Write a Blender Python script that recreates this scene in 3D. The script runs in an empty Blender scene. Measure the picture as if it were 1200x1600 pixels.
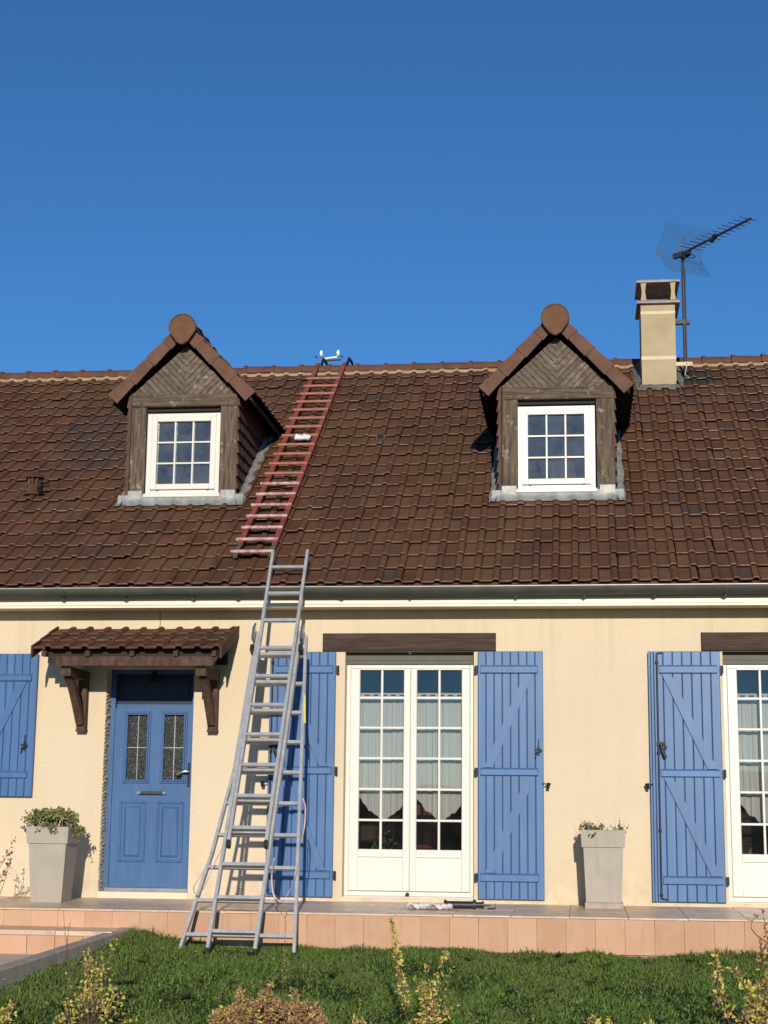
import bpy, math, random
import numpy as np
from mathutils import Vector, Matrix
R = math.radians
random.seed(7)
rng = np.random.default_rng(7)
sc = bpy.context.scene
COL = sc.collection

# ------------------------------------------------------------------ camera
def camera():
    pitch, yaw, roll = 0.18708, 0.12206, 0.0110
    fwd = Vector((-math.sin(yaw)*math.cos(pitch), math.cos(yaw)*math.cos(pitch), math.sin(pitch)))
    right = Vector((math.cos(yaw), math.sin(yaw), 0)); up = right.cross(fwd)
    c, s = math.cos(roll), math.sin(roll)
    r2, u2 = right*c + up*s, up*c - right*s
    m = Matrix((( r2.x, u2.x, -fwd.x, 0), (r2.y, u2.y, -fwd.y, -14.7), (r2.z, u2.z, -fwd.z, 0.7365), (0, 0, 0, 1)))
    cd = bpy.data.cameras.new('camera'); cam = bpy.data.objects.new('camera', cd)
    COL.objects.link(cam); cam.matrix_world = m
    cd.sensor_fit = 'VERTICAL'; cd.sensor_height = 24; cd.sensor_width = 18
    cd.lens = 24*2500/1600
    cd.clip_start = 0.1; cd.clip_end = 3000
    sc.camera = cam
camera()

# ------------------------------------------------------------------ sky and sun
SUN_EL, SUN_AZ = R(15.8), R(7.5)
w = bpy.data.worlds.new('World'); sc.world = w; w.use_nodes = True
nt = w.node_tree; nt.nodes.clear()
sky = nt.nodes.new('ShaderNodeTexSky'); sky.sky_type = 'NISHITA'; sky.sun_disc = False
sky.sun_elevation = SUN_EL; sky.sun_rotation = math.pi - SUN_AZ
sky.altitude = 300; sky.air_density = 0.9; sky.dust_density = 0.05; sky.ozone_density = 2.5
bg = nt.nodes.new('ShaderNodeBackground'); bg.inputs['Strength'].default_value = 0.095
hs = nt.nodes.new('ShaderNodeMix'); hs.data_type = 'RGBA'; hs.blend_type = 'MULTIPLY'; hs.inputs[0].default_value = 1; hs.inputs[7].default_value = (.40, .80, 1.17, 1)   # deep clear winter blue, the same all round
wo = nt.nodes.new('ShaderNodeOutputWorld')
nt.links.new(sky.outputs[0], hs.inputs[6]); nt.links.new(hs.outputs[2], bg.inputs['Color']); nt.links.new(bg.outputs[0], wo.inputs[0])
sl = bpy.data.lights.new('sun', 'SUN'); sl.energy = 4.2; sl.angle = R(0.53); sl.color = (1.0, 0.91, 0.79)
so = bpy.data.objects.new('sun', sl); COL.objects.link(so)
sund = Vector((math.sin(SUN_AZ)*math.cos(SUN_EL), -math.cos(SUN_AZ)*math.cos(SUN_EL), math.sin(SUN_EL)))
so.rotation_euler = sund.to_track_quat('Z', 'Y').to_euler(); so.location = sund*30
sc.view_settings.view_transform = 'Standard'; sc.view_settings.look = 'None'
sc.view_settings.exposure = 0; sc.view_settings.gamma = 1; sc.view_settings.use_curve_mapping = False
sc.render.engine = 'CYCLES'

# ------------------------------------------------------------------ materials
def srgb(r, g, b):
    f = lambda c: (c/255/12.92) if c/255 <= 0.04045 else ((c/255+0.055)/1.055)**2.4
    return (f(r), f(g), f(b), 1)
class M:
    """small node helper round one Principled material"""
    def __init__(s, name, color=(.5, .5, .5, 1), rough=.6, metal=0, spec=.5):
        s.m = bpy.data.materials.new(name); s.m.use_nodes = True
        s.t = s.m.node_tree; s.p = s.t.nodes['Principled BSDF']
        s.p.inputs['Base Color'].default_value = color; s.p.inputs['Roughness'].default_value = rough
        s.p.inputs['Metallic'].default_value = metal; s.p.inputs['Specular IOR Level'].default_value = spec
        s.pos = s.n('ShaderNodeNewGeometry').outputs['Position']
        s.bumpout = None
    def n(s, t, **k):
        o = s.t.nodes.new(t)
        for a, v in k.items(): setattr(o, a, v)
        return o
    def l(s, a, b): s.t.links.new(a, b)
    def scaled(s, v):
        o = s.n('ShaderNodeVectorMath', operation='MULTIPLY'); s.l(s.pos, o.inputs[0]); o.inputs[1].default_value = v
        return o.outputs[0]
    def noise(s, scale, detail=4, rough=.55, vec=None, stretch=None):
        o = s.n('ShaderNodeTexNoise'); o.inputs['Scale'].default_value = scale
        o.inputs['Detail'].default_value = detail; o.inputs['Roughness'].default_value = rough
        s.l(s.scaled(stretch) if stretch else (vec or s.pos), o.inputs['Vector'])
        return o.outputs['Fac']
    def voro(s, scale, feature='F1'):
        o = s.n('ShaderNodeTexVoronoi', feature=feature); o.inputs['Scale'].default_value = scale
        s.l(s.pos, o.inputs['Vector']); return o.outputs['Distance']
    def ramp(s, fac, a, b, c0=(0, 0, 0, 1), c1=(1, 1, 1, 1)):
        o = s.n('ShaderNodeValToRGB'); s.l(fac, o.inputs[0]); e = o.color_ramp.elements
        e[0].position, e[1].position, e[0].color, e[1].color = a, b, c0, c1
        return o.outputs[0]
    def mix(s, fac, a, b, mode='MIX'):
        o = s.n('ShaderNodeMix', data_type='RGBA', blend_type=mode); o.clamp_factor = True
        for i, v in ((0, fac), (6, a), (7, b)):
            if hasattr(v, 'links') or isinstance(v, bpy.types.NodeSocket): s.l(v, o.inputs[i])
            else: o.inputs[i].default_value = v
        return o.outputs[2]
    def math(s, op, a, b=0.0):
        o = s.n('ShaderNodeMath', operation=op)
        for i, v in ((0, a), (1, b)):
            if isinstance(v, bpy.types.NodeSocket): s.l(v, o.inputs[i])
            else: o.inputs[i].default_value = v
        return o.outputs[0]
    def color(s, c): s.l(c, s.p.inputs['Base Color']); return s
    def rough(s, c): s.l(c, s.p.inputs['Roughness']); return s
    def bump(s, h, strength=.5, dist=.01):
        o = s.n('ShaderNodeBump'); o.inputs['Strength'].default_value = strength; o.inputs['Distance'].default_value = dist
        s.l(h, o.inputs['Height'])
        if s.bumpout: s.l(s.bumpout, o.inputs['Normal'])
        s.bumpout = o.outputs[0]; s.l(o.outputs[0], s.p.inputs['Normal']); return s
    def rnd(s): return s.n('ShaderNodeObjectInfo').outputs['Random']

def simple(name, c, rough=.5, metal=0, var=.12, vscale=8, bump=0, bscale=60, spec=.5):
    m = M(name, c, rough, metal, spec)
    d = tuple(x*(1-var) for x in c[:3])+(1,); e = tuple(min(1, x*(1+var)) for x in c[:3])+(1,)
    m.color(m.mix(m.ramp(m.noise(vscale, 5), .3, .7), d, e))
    if bump: m.bump(m.noise(bscale, 4), bump, .003)
    return m.m

def mat_stucco():
    m = M('stucco', rough=.93, spec=.2)
    a = m.mix(m.ramp(m.noise(.9, 5, .6), .3, .75), (.66, .545, .375, 1), (.72, .60, .425, 1))
    streak = m.ramp(m.noise(1, 5, .6, stretch=(5, 5, .5)), .5, .8)
    a = m.mix(m.math('MULTIPLY', streak, .22), a, (.52, .42, .29, 1))
    a = m.mix(m.math('MULTIPLY', m.ramp(m.noise(70, 3, .6), .42, .62), .10), a, (.44, .34, .22, 1))
    # rain streaks that start under the eaves and the lintels
    sep0 = m.n('ShaderNodeSeparateXYZ'); m.l(m.pos, sep0.inputs[0])
    hi = m.n('ShaderNodeMapRange'); m.l(sep0.outputs['Z'], hi.inputs['Value']); hi.inputs['From Min'].default_value = 1.7; hi.inputs['From Max'].default_value = 2.6
    run = m.math('MULTIPLY', m.ramp(m.noise(1, 4, .6, stretch=(11, 11, .25)), .54, .70), hi.outputs[0])
    a = m.mix(m.math('MULTIPLY', run, .25), a, (.43, .35, .23, 1))
    # splash-back dirt close to the terrace
    sep = m.n('ShaderNodeSeparateXYZ'); m.l(m.pos, sep.inputs[0])
    low = m.n('ShaderNodeMapRange'); m.l(sep.outputs['Z'], low.inputs['Value'])
    low.inputs['From Min'].default_value = .45; low.inputs['From Max'].default_value = 0
    dirt = m.math('MULTIPLY', low.outputs[0], m.math('MULTIPLY', m.ramp(m.noise(6, 5), .4, .7), .45))
    a = m.mix(dirt, a, (.42, .33, .22, 1))
    m.color(a)
    m.bump(m.noise(1, 5, .6, stretch=(30, 30, 58)), .5, .014).bump(m.voro(95), .2, .006)
    return m.m
def mat_tile(name, cell=True):
    m = M(name, rough=.82, spec=.25)
    if cell:
        sc_ = m.n('ShaderNodeVectorMath', operation='MULTIPLY'); m.l(m.pos, sc_.inputs[0]); sc_.inputs[1].default_value = (1/.177, 1/.228, 0)
        ad = m.n('ShaderNodeVectorMath', operation='ADD'); m.l(sc_.outputs[0], ad.inputs[0]); ad.inputs[1].default_value = (54.24+.05, 2.02, 0)
        fl = m.n('ShaderNodeVectorMath', operation='FLOOR'); m.l(ad.outputs[0], fl.inputs[0])
        wn = m.n('ShaderNodeTexWhiteNoise', noise_dimensions='3D'); m.l(fl.outputs[0], wn.inputs['Vector'])
        v = wn.outputs['Value']; v2 = wn.outputs['Color']
    else:
        v = m.rnd()
    c = m.mix(m.ramp(v, 0, 1), (.086, .036, .0175, 1), (.152, .071, .037, 1))
    # odd replacement tiles: greyer / browner
    c = m.mix(m.math('MULTIPLY', m.ramp(v, .93, .97), .75), c, (.055, .037, .030, 1))
    c = m.mix(m.ramp(v, .05, .07, (1, 1, 1, 1), (0, 0, 0, 1)), c, (.125, .066, .034, 1))
    # big weathered patches
    c = m.mix(m.math('MULTIPLY', m.ramp(m.noise(.85, 3, .5, stretch=(1, .7, .7)), .48, .62), .55), c, (.140, .074, .036, 1))
    o = m.noise(1.3, 4, .6, stretch=(1.3, .5, .5))
    c = m.mix(m.math('MULTIPLY', m.ramp(o, .54, .66), .55), c, (.070, .036, .027, 1))
    c = m.mix(m.math('MULTIPLY', m.ramp(m.noise(26, 5, .7), .55, .75), .35), c, (.040, .022, .017, 1))
    # pale lichen specks
    c = m.mix(m.math('MULTIPLY', m.ramp(m.noise(48, 3, .6), .66, .73), m.ramp(m.noise(.8, 2), .42, .58)), c, (.30, .24, .19, 1))
    # soot and algae below the chimney side
    def blob(cx, cy, rx, ry, col, k):
        sub = m.n('ShaderNodeVectorMath', operation='SUBTRACT'); m.l(m.pos, sub.inputs[0]); sub.inputs[1].default_value = (cx, cy, 0)
        mu = m.n('ShaderNodeVectorMath', operation='MULTIPLY'); m.l(sub.outputs[0], mu.inputs[0]); mu.inputs[1].default_value = (1/rx, 1/ry, 0)
        ln = m.n('ShaderNodeVectorMath', operation='LENGTH'); m.l(mu.outputs[0], ln.inputs[0])
        f = m.math('ADD', ln.outputs['Value'], m.math('MULTIPLY', m.math('SUBTRACT', m.noise(9, 4), .5), 1.1))
        return m.mix(m.math('MULTIPLY', m.ramp(f, .6, 1.15, (1, 1, 1, 1), (0, 0, 0, 1)), k), c, col)
    c = blob(1.42, 3.92, .36, .30, (.030, .032, .030, 1), .85)
    c = blob(-5.1, 2.6, .9, 1.1, (.075, .055, .047, 1), .7)
    c = blob(-1.25, 2.0, .55, .8, (.115, .064, .028, 1), .7)
    c = blob(-4.6, .15, .22, .2, (.062, .040, .040, 1), .6)
    m.color(c)
    m.color(m.mix(m.math('MULTIPLY', m.ramp(m.noise(13, 5, .75), .4, .75), .5), c, (.050, .025, .018, 1)))
    m.bump(m.noise(55, 5, .65), .45, .006)
    return m.m
def mat_lip():
    m = M('tile_edge', rough=.85, spec=.2)
    sep = m.n('ShaderNodeSeparateXYZ'); m.l(m.pos, sep.inputs[0])
    right = m.n('ShaderNodeMapRange'); m.l(sep.outputs['X'], right.inputs['Value'])
    right.inputs['From Min'].default_value = .6; right.inputs['From Max'].default_value = 1.8
    f = m.math('ADD', m.noise(2.2, 5, .7), m.math('MULTIPLY', right.outputs[0], .10))
    k = m.math('MULTIPLY', m.ramp(f, .53, .66), m.ramp(m.noise(30, 3), .36, .55))
    m.color(m.mix(k, (.25, .130, .082, 1), (.46, .34, .26, 1)))  # base paler than the tile: sunlit edge put into the colour, plus pale deposits
    return m.m
def mat_wood(name, dark, light, pale=None, stretch=(3, 3, 40), rough=.85, rnd=False):
    m = M(name, rough=rough, spec=.25)
    g = m.noise(1, 6, .65, stretch=stretch)
    c = m.mix(m.ramp(g, .35, .68), dark, light)
    if pale:
        c = m.mix(m.math('MULTIPLY', m.ramp(m.noise(9, 5, .7), .58, .70), m.ramp(m.noise(1, 5, .7, stretch=tuple(x*1.6 for x in stretch)), .42, .58)), c, pale)
    c = m.mix(m.math('MULTIPLY', m.rnd(), .45), c, tuple(x*.55 for x in dark[:3])+(1,)) if rnd else c
    m.color(c); m.bump(g, .6, .006)
    return m.m
def mat_zinc():
    m = M('zinc_flashing', rough=.5, spec=.5)
    c = m.mix(m.ramp(m.noise(11, 5, .6), .3, .7), (.20, .20, .185, 1), (.36, .36, .335, 1))
    c = m.mix(m.ramp(m.noise(23, 4, .6), .66, .74), c, (.14, .15, .13, 1))
    m.color(c); m.p.inputs['Metallic'].default_value = .25; m.bump(m.noise(30, 4), .4, .006); return m.m
def mat_glass(name='window_glass', dust=.007):
    m = bpy.data.materials.new(name); m.use_nodes = True; t = m.node_tree; t.nodes.clear()
    o = t.nodes.new('ShaderNodeOutputMaterial'); mx = t.nodes.new('ShaderNodeMixShader')
    tr = t.nodes.new('ShaderNodeBsdfTransparent'); tr.inputs[0].default_value = (.90, .925, .925, 1)
    gl = t.nodes.new('ShaderNodeBsdfGlossy'); gl.inputs['Roughness'].default_value = .01; gl.inputs[0].default_value = (.95, .97, 1, 1)
    fr = t.nodes.new('ShaderNodeFresnel'); fr.inputs['IOR'].default_value = 1.9
    t.links.new(fr.outputs[0], mx.inputs[0]); t.links.new(tr.outputs[0], mx.inputs[1]); t.links.new(gl.outputs[0], mx.inputs[2]); 
    df = t.nodes.new('ShaderNodeBsdfDiffuse'); df.inputs[0].default_value = (.75, .80, .85, 1); m2 = t.nodes.new('ShaderNodeMixShader')   # film of dust and smears
    ge = t.nodes.new('ShaderNodeNewGeometry'); no = t.nodes.new('ShaderNodeTexNoise'); no.inputs['Scale'].default_value = 6; no.inputs['Detail'].default_value = 5; no.inputs['Roughness'].default_value = .65
    rp = t.nodes.new('ShaderNodeMapRange'); rp.inputs['From Min'].default_value = .3; rp.inputs['From Max'].default_value = .75; rp.inputs['To Min'].default_value = dust*.5; rp.inputs['To Max'].default_value = dust*2.2
    t.links.new(ge.outputs['Position'], no.inputs['Vector']); t.links.new(no.outputs['Fac'], rp.inputs['Value']); t.links.new(rp.outputs[0], m2.inputs[0])
    t.links.new(mx.outputs[0], m2.inputs[1]); t.links.new(df.outputs[0], m2.inputs[2]); t.links.new(m2.outputs[0], o.inputs[0])
    return m
def mat_patterned_glass():
    m = M('hammered_glass', (.05, .055, .05, 1), .22)
    v = m.voro(95)
    m.color(m.mix(m.ramp(v, .15, .55), (.008, .010, .009, 1), (.062, .068, .060, 1)))
    m.bump(v, 1, .01)
    return m.m
def mat_leaf(name, a, b, c3=None, trans=.25):
    m = M(name, rough=.6, spec=.3)
    v = m.noise(17, 3, .6)
    c = m.mix(m.ramp(v, .35, .65), a, b)
    if c3: c = m.mix(m.ramp(m.noise(31, 2), .55, .65), c, c3)
    m.color(c)
    t = m.n('ShaderNodeBsdfTranslucent'); m.l(c, t.inputs[0])
    mx = m.n('ShaderNodeMixShader'); mx.inputs[0].default_value = trans
    m.l(m.p.outputs[0], mx.inputs[1]); m.l(t.outputs[0], mx.inputs[2]); m.l(mx.outputs[0], m.t.nodes['Material Output'].inputs[0])
    return m.m
def mat_curtain():
    m = M('sheer_curtain', (.74, .76, .75, 1), .9, spec=.1)
    g = m.noise(1, 3, .6, stretch=(420, 40, 420))
    m.color(m.mix(g, (.62, .62, .58, 1), (.86, .85, .80, 1)))
    t = m.n('ShaderNodeBsdfTranslucent'); t.inputs[0].default_value = (.6, .63, .61, 1)
    mx = m.n('ShaderNodeMixShader'); mx.inputs[0].default_value = .35
    tr = m.n('ShaderNodeBsdfTransparent'); m2 = m.n('ShaderNodeMixShader'); m2.inputs[0].default_value = .2
    m.l(m.p.outputs[0], mx.inputs[1]); m.l(t.outputs[0], mx.inputs[2])
    m.l(mx.outputs[0], m2.inputs[1]); m.l(tr.outputs[0], m2.inputs[2]); m.l(m2.outputs[0], m.t.nodes['Material Output'].inputs[0])
    return m.m
def mat_terracotta():
    m = M('riser_tile', rough=.75, spec=.3)
    c = m.mix(m.rnd(), (.50, .285, .170, 1), (.58, .345, .212, 1))
    c = m.mix(m.math('MULTIPLY', m.ramp(m.noise(5, 5, .65), .45, .75), .45), c, (.58, .44, .32, 1))
    c = m.mix(m.math('MULTIPLY', m.ramp(m.noise(1, 4, .6, stretch=(22, 22, 3)), .56, .70), .5), c, (.36, .26, .18, 1))
    m.color(c); m.bump(m.noise(60, 3), .12, .002); return m.m
def mat_tread():
    m = M('tread_tile', rough=.36, spec=.6)
    m.rough(m.ramp(m.noise(12, 4), .3, .7, (.32, .32, .32, 1), (.52, .52, .52, 1)))
    c = m.mix(m.rnd(), (.64, .44, .27, 1), (.74, .54, .35, 1))
    c = m.mix(m.ramp(m.noise(7, 5, .7), .42, .7), c, (.44, .35, .29, 1))
    c = m.mix(m.math('MULTIPLY', m.ramp(m.noise(2.2, 3), .6, .72), .5), c, (.66, .52, .42, 1))
    m.color(c); return m.m
def mat_planter():
    m = M('grey_planter', rough=.6, spec=.3)
    c = m.mix(m.ramp(m.noise(5, 5, .6), .3, .7), (.36, .32, .26, 1), (.41, .37, .305, 1))
    c = m.mix(m.math('MULTIPLY', m.ramp(m.noise(1, 5, .6, stretch=(26, 26, 2)), .52, .68), .35), c, (.29, .26, .21, 1))
    sep = m.n('ShaderNodeSeparateXYZ'); m.l(m.pos, sep.inputs[0]); lo = m.n('ShaderNodeMapRange'); m.l(sep.outputs['Z'], lo.inputs['Value']); lo.inputs['From Min'].default_value = .22; lo.inputs['From Max'].default_value = -.02
    c = m.mix(m.math('MULTIPLY', m.math('MULTIPLY', lo.outputs[0], m.ramp(m.noise(15, 5), .35, .6)), .5), c, (.40, .33, .24, 1))
    m.color(c); m.bump(m.noise(80, 3), .1, .002); return m.m
def mat_lawn():
    m = M('lawn_soil', rough=.95, spec=.1)
    m.color(m.mix(m.ramp(m.noise(9, 6, .7), .35, .7), (.018, .038, .010, 1), (.04, .075, .018, 1)))
    m.bump(m.noise(40, 5), .6, .02); return m.m
def mat_grass():
    m = M('grass_blade', rough=.55, spec=.25)
    v = m.n('ShaderNodeAttribute'); v.attribute_name = 'shade'
    base = m.mix(v.outputs['Fac'], (.058, .122, .014, 1), (.205, .295, .066, 1))
    c = m.mix(m.math('MULTIPLY', m.ramp(m.noise(1.6, 4, .6), .42, .68), .6), base, (.150, .180, .060, 1))
    c = m.mix(m.ramp(v.outputs['Fac'], .955, .965), c, (.24, .22, .10, 1))
    m.color(c)
    t = m.n('ShaderNodeBsdfTranslucent'); m.l(c, t.inputs[0]); mx = m.n('ShaderNodeMixShader'); mx.inputs[0].default_value = .3
    m.l(m.p.outputs[0], mx.inputs[1]); m.l(t.outputs[0], mx.inputs[2]); m.l(mx.outputs[0], m.t.nodes['Material Output'].inputs[0])
    return m.m
def mat_alu():
    m = M('aluminium', (.60, .61, .63, 1), .42, .45)
    m.color(m.mix(m.ramp(m.noise(14, 5, .7), .35, .7), (.38, .38, .375, 1), (.54, .535, .52, 1)))
    return m.m
def mat_redpaint():
    m = M('worn_red_paint', rough=.6)
    c = m.mix(m.ramp(m.noise(8, 4, .6), .35, .65), (.19, .038, .026, 1), (.30, .080, .054, 1))
    c = m.mix(m.ramp(m.noise(40, 4, .7), .67, .73), c, (.42, .30, .26, 1))
    m.color(c); return m.m
def mat_wornrung():
    m = M('worn_rung', rough=.5)
    m.color(m.mix(m.ramp(m.noise(20, 4, .7), .42, .58), (.36, .12, .10, 1), (.50, .37, .34, 1))); return m.m
def mat_blue(name, a, b):
    m = M(name, rough=.42, spec=.4)
    c = m.mix(m.ramp(m.noise(2.5, 4), .35, .7), a, b)
    c = m.mix(m.math('MULTIPLY', m.ramp(m.noise(60, 4, .7), .6, .75), .2), c, tuple(x*1.35 for x in a[:3])+(1,))
    c = m.mix(m.math('MULTIPLY', m.rnd(), .22), c, tuple(x*.72 for x in a[:3])+(1,))
    c = m.mix(m.math('MULTIPLY', m.ramp(m.noise(1, 5, .65, stretch=(30, 30, 2.2)), .48, .72), .5), c, tuple(x*1.22+.02 for x in b[:3])+(1,))
    c = m.mix(m.math('MULTIPLY', m.ramp(m.noise(34, 4, .7), .63, .72), .45), c, (.045, .07, .12, 1))
    c = m.mix(m.math('MULTIPLY', m.ramp(m.noise(1.4, 3), .45, .7), .3), c, tuple(x*.8 for x in a[:3])+(1,))
    m.color(c); m.bump(m.noise(1, 4, stretch=(180, 180, 8)), .12, .002); return m.m
def mat_chimney():
    m = M('chimney_render', rough=.9, spec=.15)
    c = m.mix(m.ramp(m.noise(4, 5, .6), .3, .7), (.40, .315, .19, 1), (.48, .385, .24, 1))
    c = m.mix(m.math('MULTIPLY', m.ramp(m.noise(1, 5, .6, stretch=(14, 14, 2)), .55, .75), .4), c, (.38, .31, .21, 1))
    m.color(c); m.bump(m.noise(60, 4), .3, .005); return m.m
def mat_concrete(name, a, b):
    m = M(name, rough=.9, spec=.2)
    m.color(m.mix(m.ramp(m.noise(8, 6, .7), .3, .7), a, b)); m.bump(m.noise(45, 5), .5, .008); return m.m

MT = dict(
 stucco=mat_stucco(), tile=mat_tile('roof_tile_clay'), lip=mat_lip(),
 tile2=mat_tile('canopy_tile_clay', False),
 verge=simple('verge_tile_clay', (.140, .072, .048, 1), .8, var=.18, vscale=10, bump=.2, spec=.25),
 ridgedisk=simple('ridge_cap_clay', (.150, .078, .043, 1), .85, var=.14, vscale=12, bump=.3, spec=.2),
 ridge=simple('ridge_tile_clay', (.125, .056, .036, 1), .8, var=.25, vscale=6, bump=.3, spec=.25),
 cheek=simple('hung_tile_clay', (.105, .060, .044, 1), .85, var=.3, vscale=7, bump=.3, spec=.2),
 mortar=mat_concrete('lime_mortar', (.30, .20, .12, 1), (.52, .37, .22, 1)),
 deck=simple('roof_underlay', (.03, .022, .018, 1), .9),
 wood_old=mat_wood('weathered_wood', (.060, .042, .028, 1), (.175, .130, .088, 1), (.46, .40, .33, 1), (38, 38, 4)),
 wood_beam=mat_wood('weathered_beam_wood', (.060, .042, .028, 1), (.165, .122, .082, 1), (.44, .36, .28, 1), (4, 30, 40)),
 wood_board=mat_wood('bleached_board_wood', (.105, .080, .058, 1), (.225, .175, .128, 1), (.50, .41, .31, 1), (16, 16, 20), .85, True),
 wood_lintel=mat_wood('dark_stained_wood', (.040, .026, .020, 1), (.090, .062, .048, 1), None, (3, 40, 40)),
 wood_canopy=mat_wood('brown_stained_wood', (.055, .030, .020, 1), (.125, .072, .052, 1), None, (20, 20, 8)),
 zinc=mat_zinc(),
 gutter=simple('gutter_zinc', (.060, .064, .054, 1), .55, .1, var=.22, vscale=5, spec=.5),
 gutterrim=simple('gutter_rim', (.40, .38, .34, 1), .4, .2, var=.2, vscale=9),
 pvc=simple('white_frame_paint', (.70, .675, .60, 1), .35, var=.02, vscale=3, spec=.4),
 fascia=simple('cream_fascia', (.80, .71, .54, 1), .45, var=.04, vscale=2),
 soffit=simple('cream_soffit', (.70, .60, .43, 1), .6, var=.05),
 blue=mat_blue('blue_shutter_paint', (.056, .136, .300, 1), (.066, .155, .335, 1)),
 bluedoor=mat_blue('blue_door_paint', (.045, .115, .262, 1), (.055, .132, .292, 1)),
 bluedark=mat_blue('shaded_blue_paint', (.007, .015, .045, 1), (.010, .020, .055, 1)),  # blue darkened to carry shade, on the transom and behind the shutter boards
 iron=simple('black_iron', (.012, .011, .011, 1), .5, .2, var=.3, spec=.4),
 darksteel=simple('dark_steel', (.12, .11, .10, 1), .35, .7, var=.2), steel=simple('brushed_steel', (.45, .44, .42, 1), .3, .9, var=.1),
 glass=mat_glass(), dglass=mat_glass('dusty_dormer_glass', .05), hglass=mat_patterned_glass(), curtain=mat_curtain(),
 riser=mat_terracotta(), tread=mat_tread(),
 concrete=mat_concrete('kerb_concrete', (.30, .26, .20, 1), (.48, .41, .33, 1)),
 path=mat_concrete('path_paving', (.62, .47, .34, 1), (.72, .56, .42, 1)),
 grout=simple('grout', (.38, .25, .17, 1), .95),
 boxgrey=simple('grey_shutter_box', (.088, .080, .058, 1), .6, var=.12, bump=.1), lawn=mat_lawn(), grass=mat_grass(), alu=mat_alu(), red=mat_redpaint(), rung=mat_wornrung(), rung2=simple('faded_red_rung', (.32, .115, .080, 1), .55, var=.25, vscale=15),
 chim=mat_chimney(), chimband=simple('pale_mortar_band', (.66, .55, .38, 1), .9, var=.08, bump=.3),
 chimcap=mat_concrete('chimney_cap_concrete', (.26, .20, .16, 1), (.50, .42, .36, 1)),
 chimdark=simple('sooty_concrete', (.05, .045, .042, 1), .95, var=.3),
 lichen=mat_concrete('lichened_mortar', (.075, .078, .062, 1), (.20, .195, .155, 1)),
 planter=mat_planter(),
 soil=simple('potting_soil', (.03, .02, .014, 1), .95, bump=.6, bscale=50),
 ivy=mat_leaf('ivy_leaf', (.13, .16, .045, 1), (.33, .34, .15, 1), (.36, .24, .13, 1)),
 herb=mat_leaf('herb_leaf', (.035, .05, .022, 1), (.12, .14, .06, 1)),
 yellow=mat_leaf('yellow_leaf', (.62, .52, .06, 1), (.86, .78, .26, 1), (.50, .50, .12, 1), .35),
 brown=mat_leaf('russet_leaf', (.30, .15, .085, 1), (.52, .32, .18, 1), (.48, .38, .13, 1), .3),
 roseleaf=mat_leaf('rose_leaf', (.13, .045, .04, 1), (.20, .12, .055, 1)),
 hedge=simple('hedge_leaves', (.03, .045, .018, 1), .9, var=.5, vscale=2, bump=1, bscale=5),
 twig=simple('twig_bark', (.11, .060, .042, 1), .85, var=.3),
 rosetwig=simple('rose_stem', (.30, .24, .17, 1), .8, var=.3),
 white=simple('white_plastic', (.78, .80, .80, 1), .4, var=.03),
 rag=simple('white_rag', (.74, .70, .68, 1), .95, var=.08),
 black=simple('black_plastic', (.018, .019, .02, 1), .4, var=.2),
 strap=simple('pink_webbing', (.56, .40, .36, 1), .85, var=.2, vscale=60),
 yellowtag=simple('yellow_label', (.60, .52, .12, 1), .5),
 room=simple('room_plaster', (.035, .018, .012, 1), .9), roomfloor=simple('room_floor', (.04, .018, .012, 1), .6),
 furn=mat_wood('varnished_wood', (.03, .008, .004, 1), (.085, .022, .010, 1), None, (8, 8, 20), .35),
 petal=simple('daisy_petal', (.80, .80, .76, 1), .7, var=.02),
 antenna=simple('antenna_metal', (.035, .038, .055, 1), .6, .0, var=.3),
 grid=simple('antenna_grid_wire', (.07, .12, .19, 1), .5, .2, var=.2),
 cable=simple('pale_cable', (.5, .48, .42, 1), .6),
)

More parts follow.
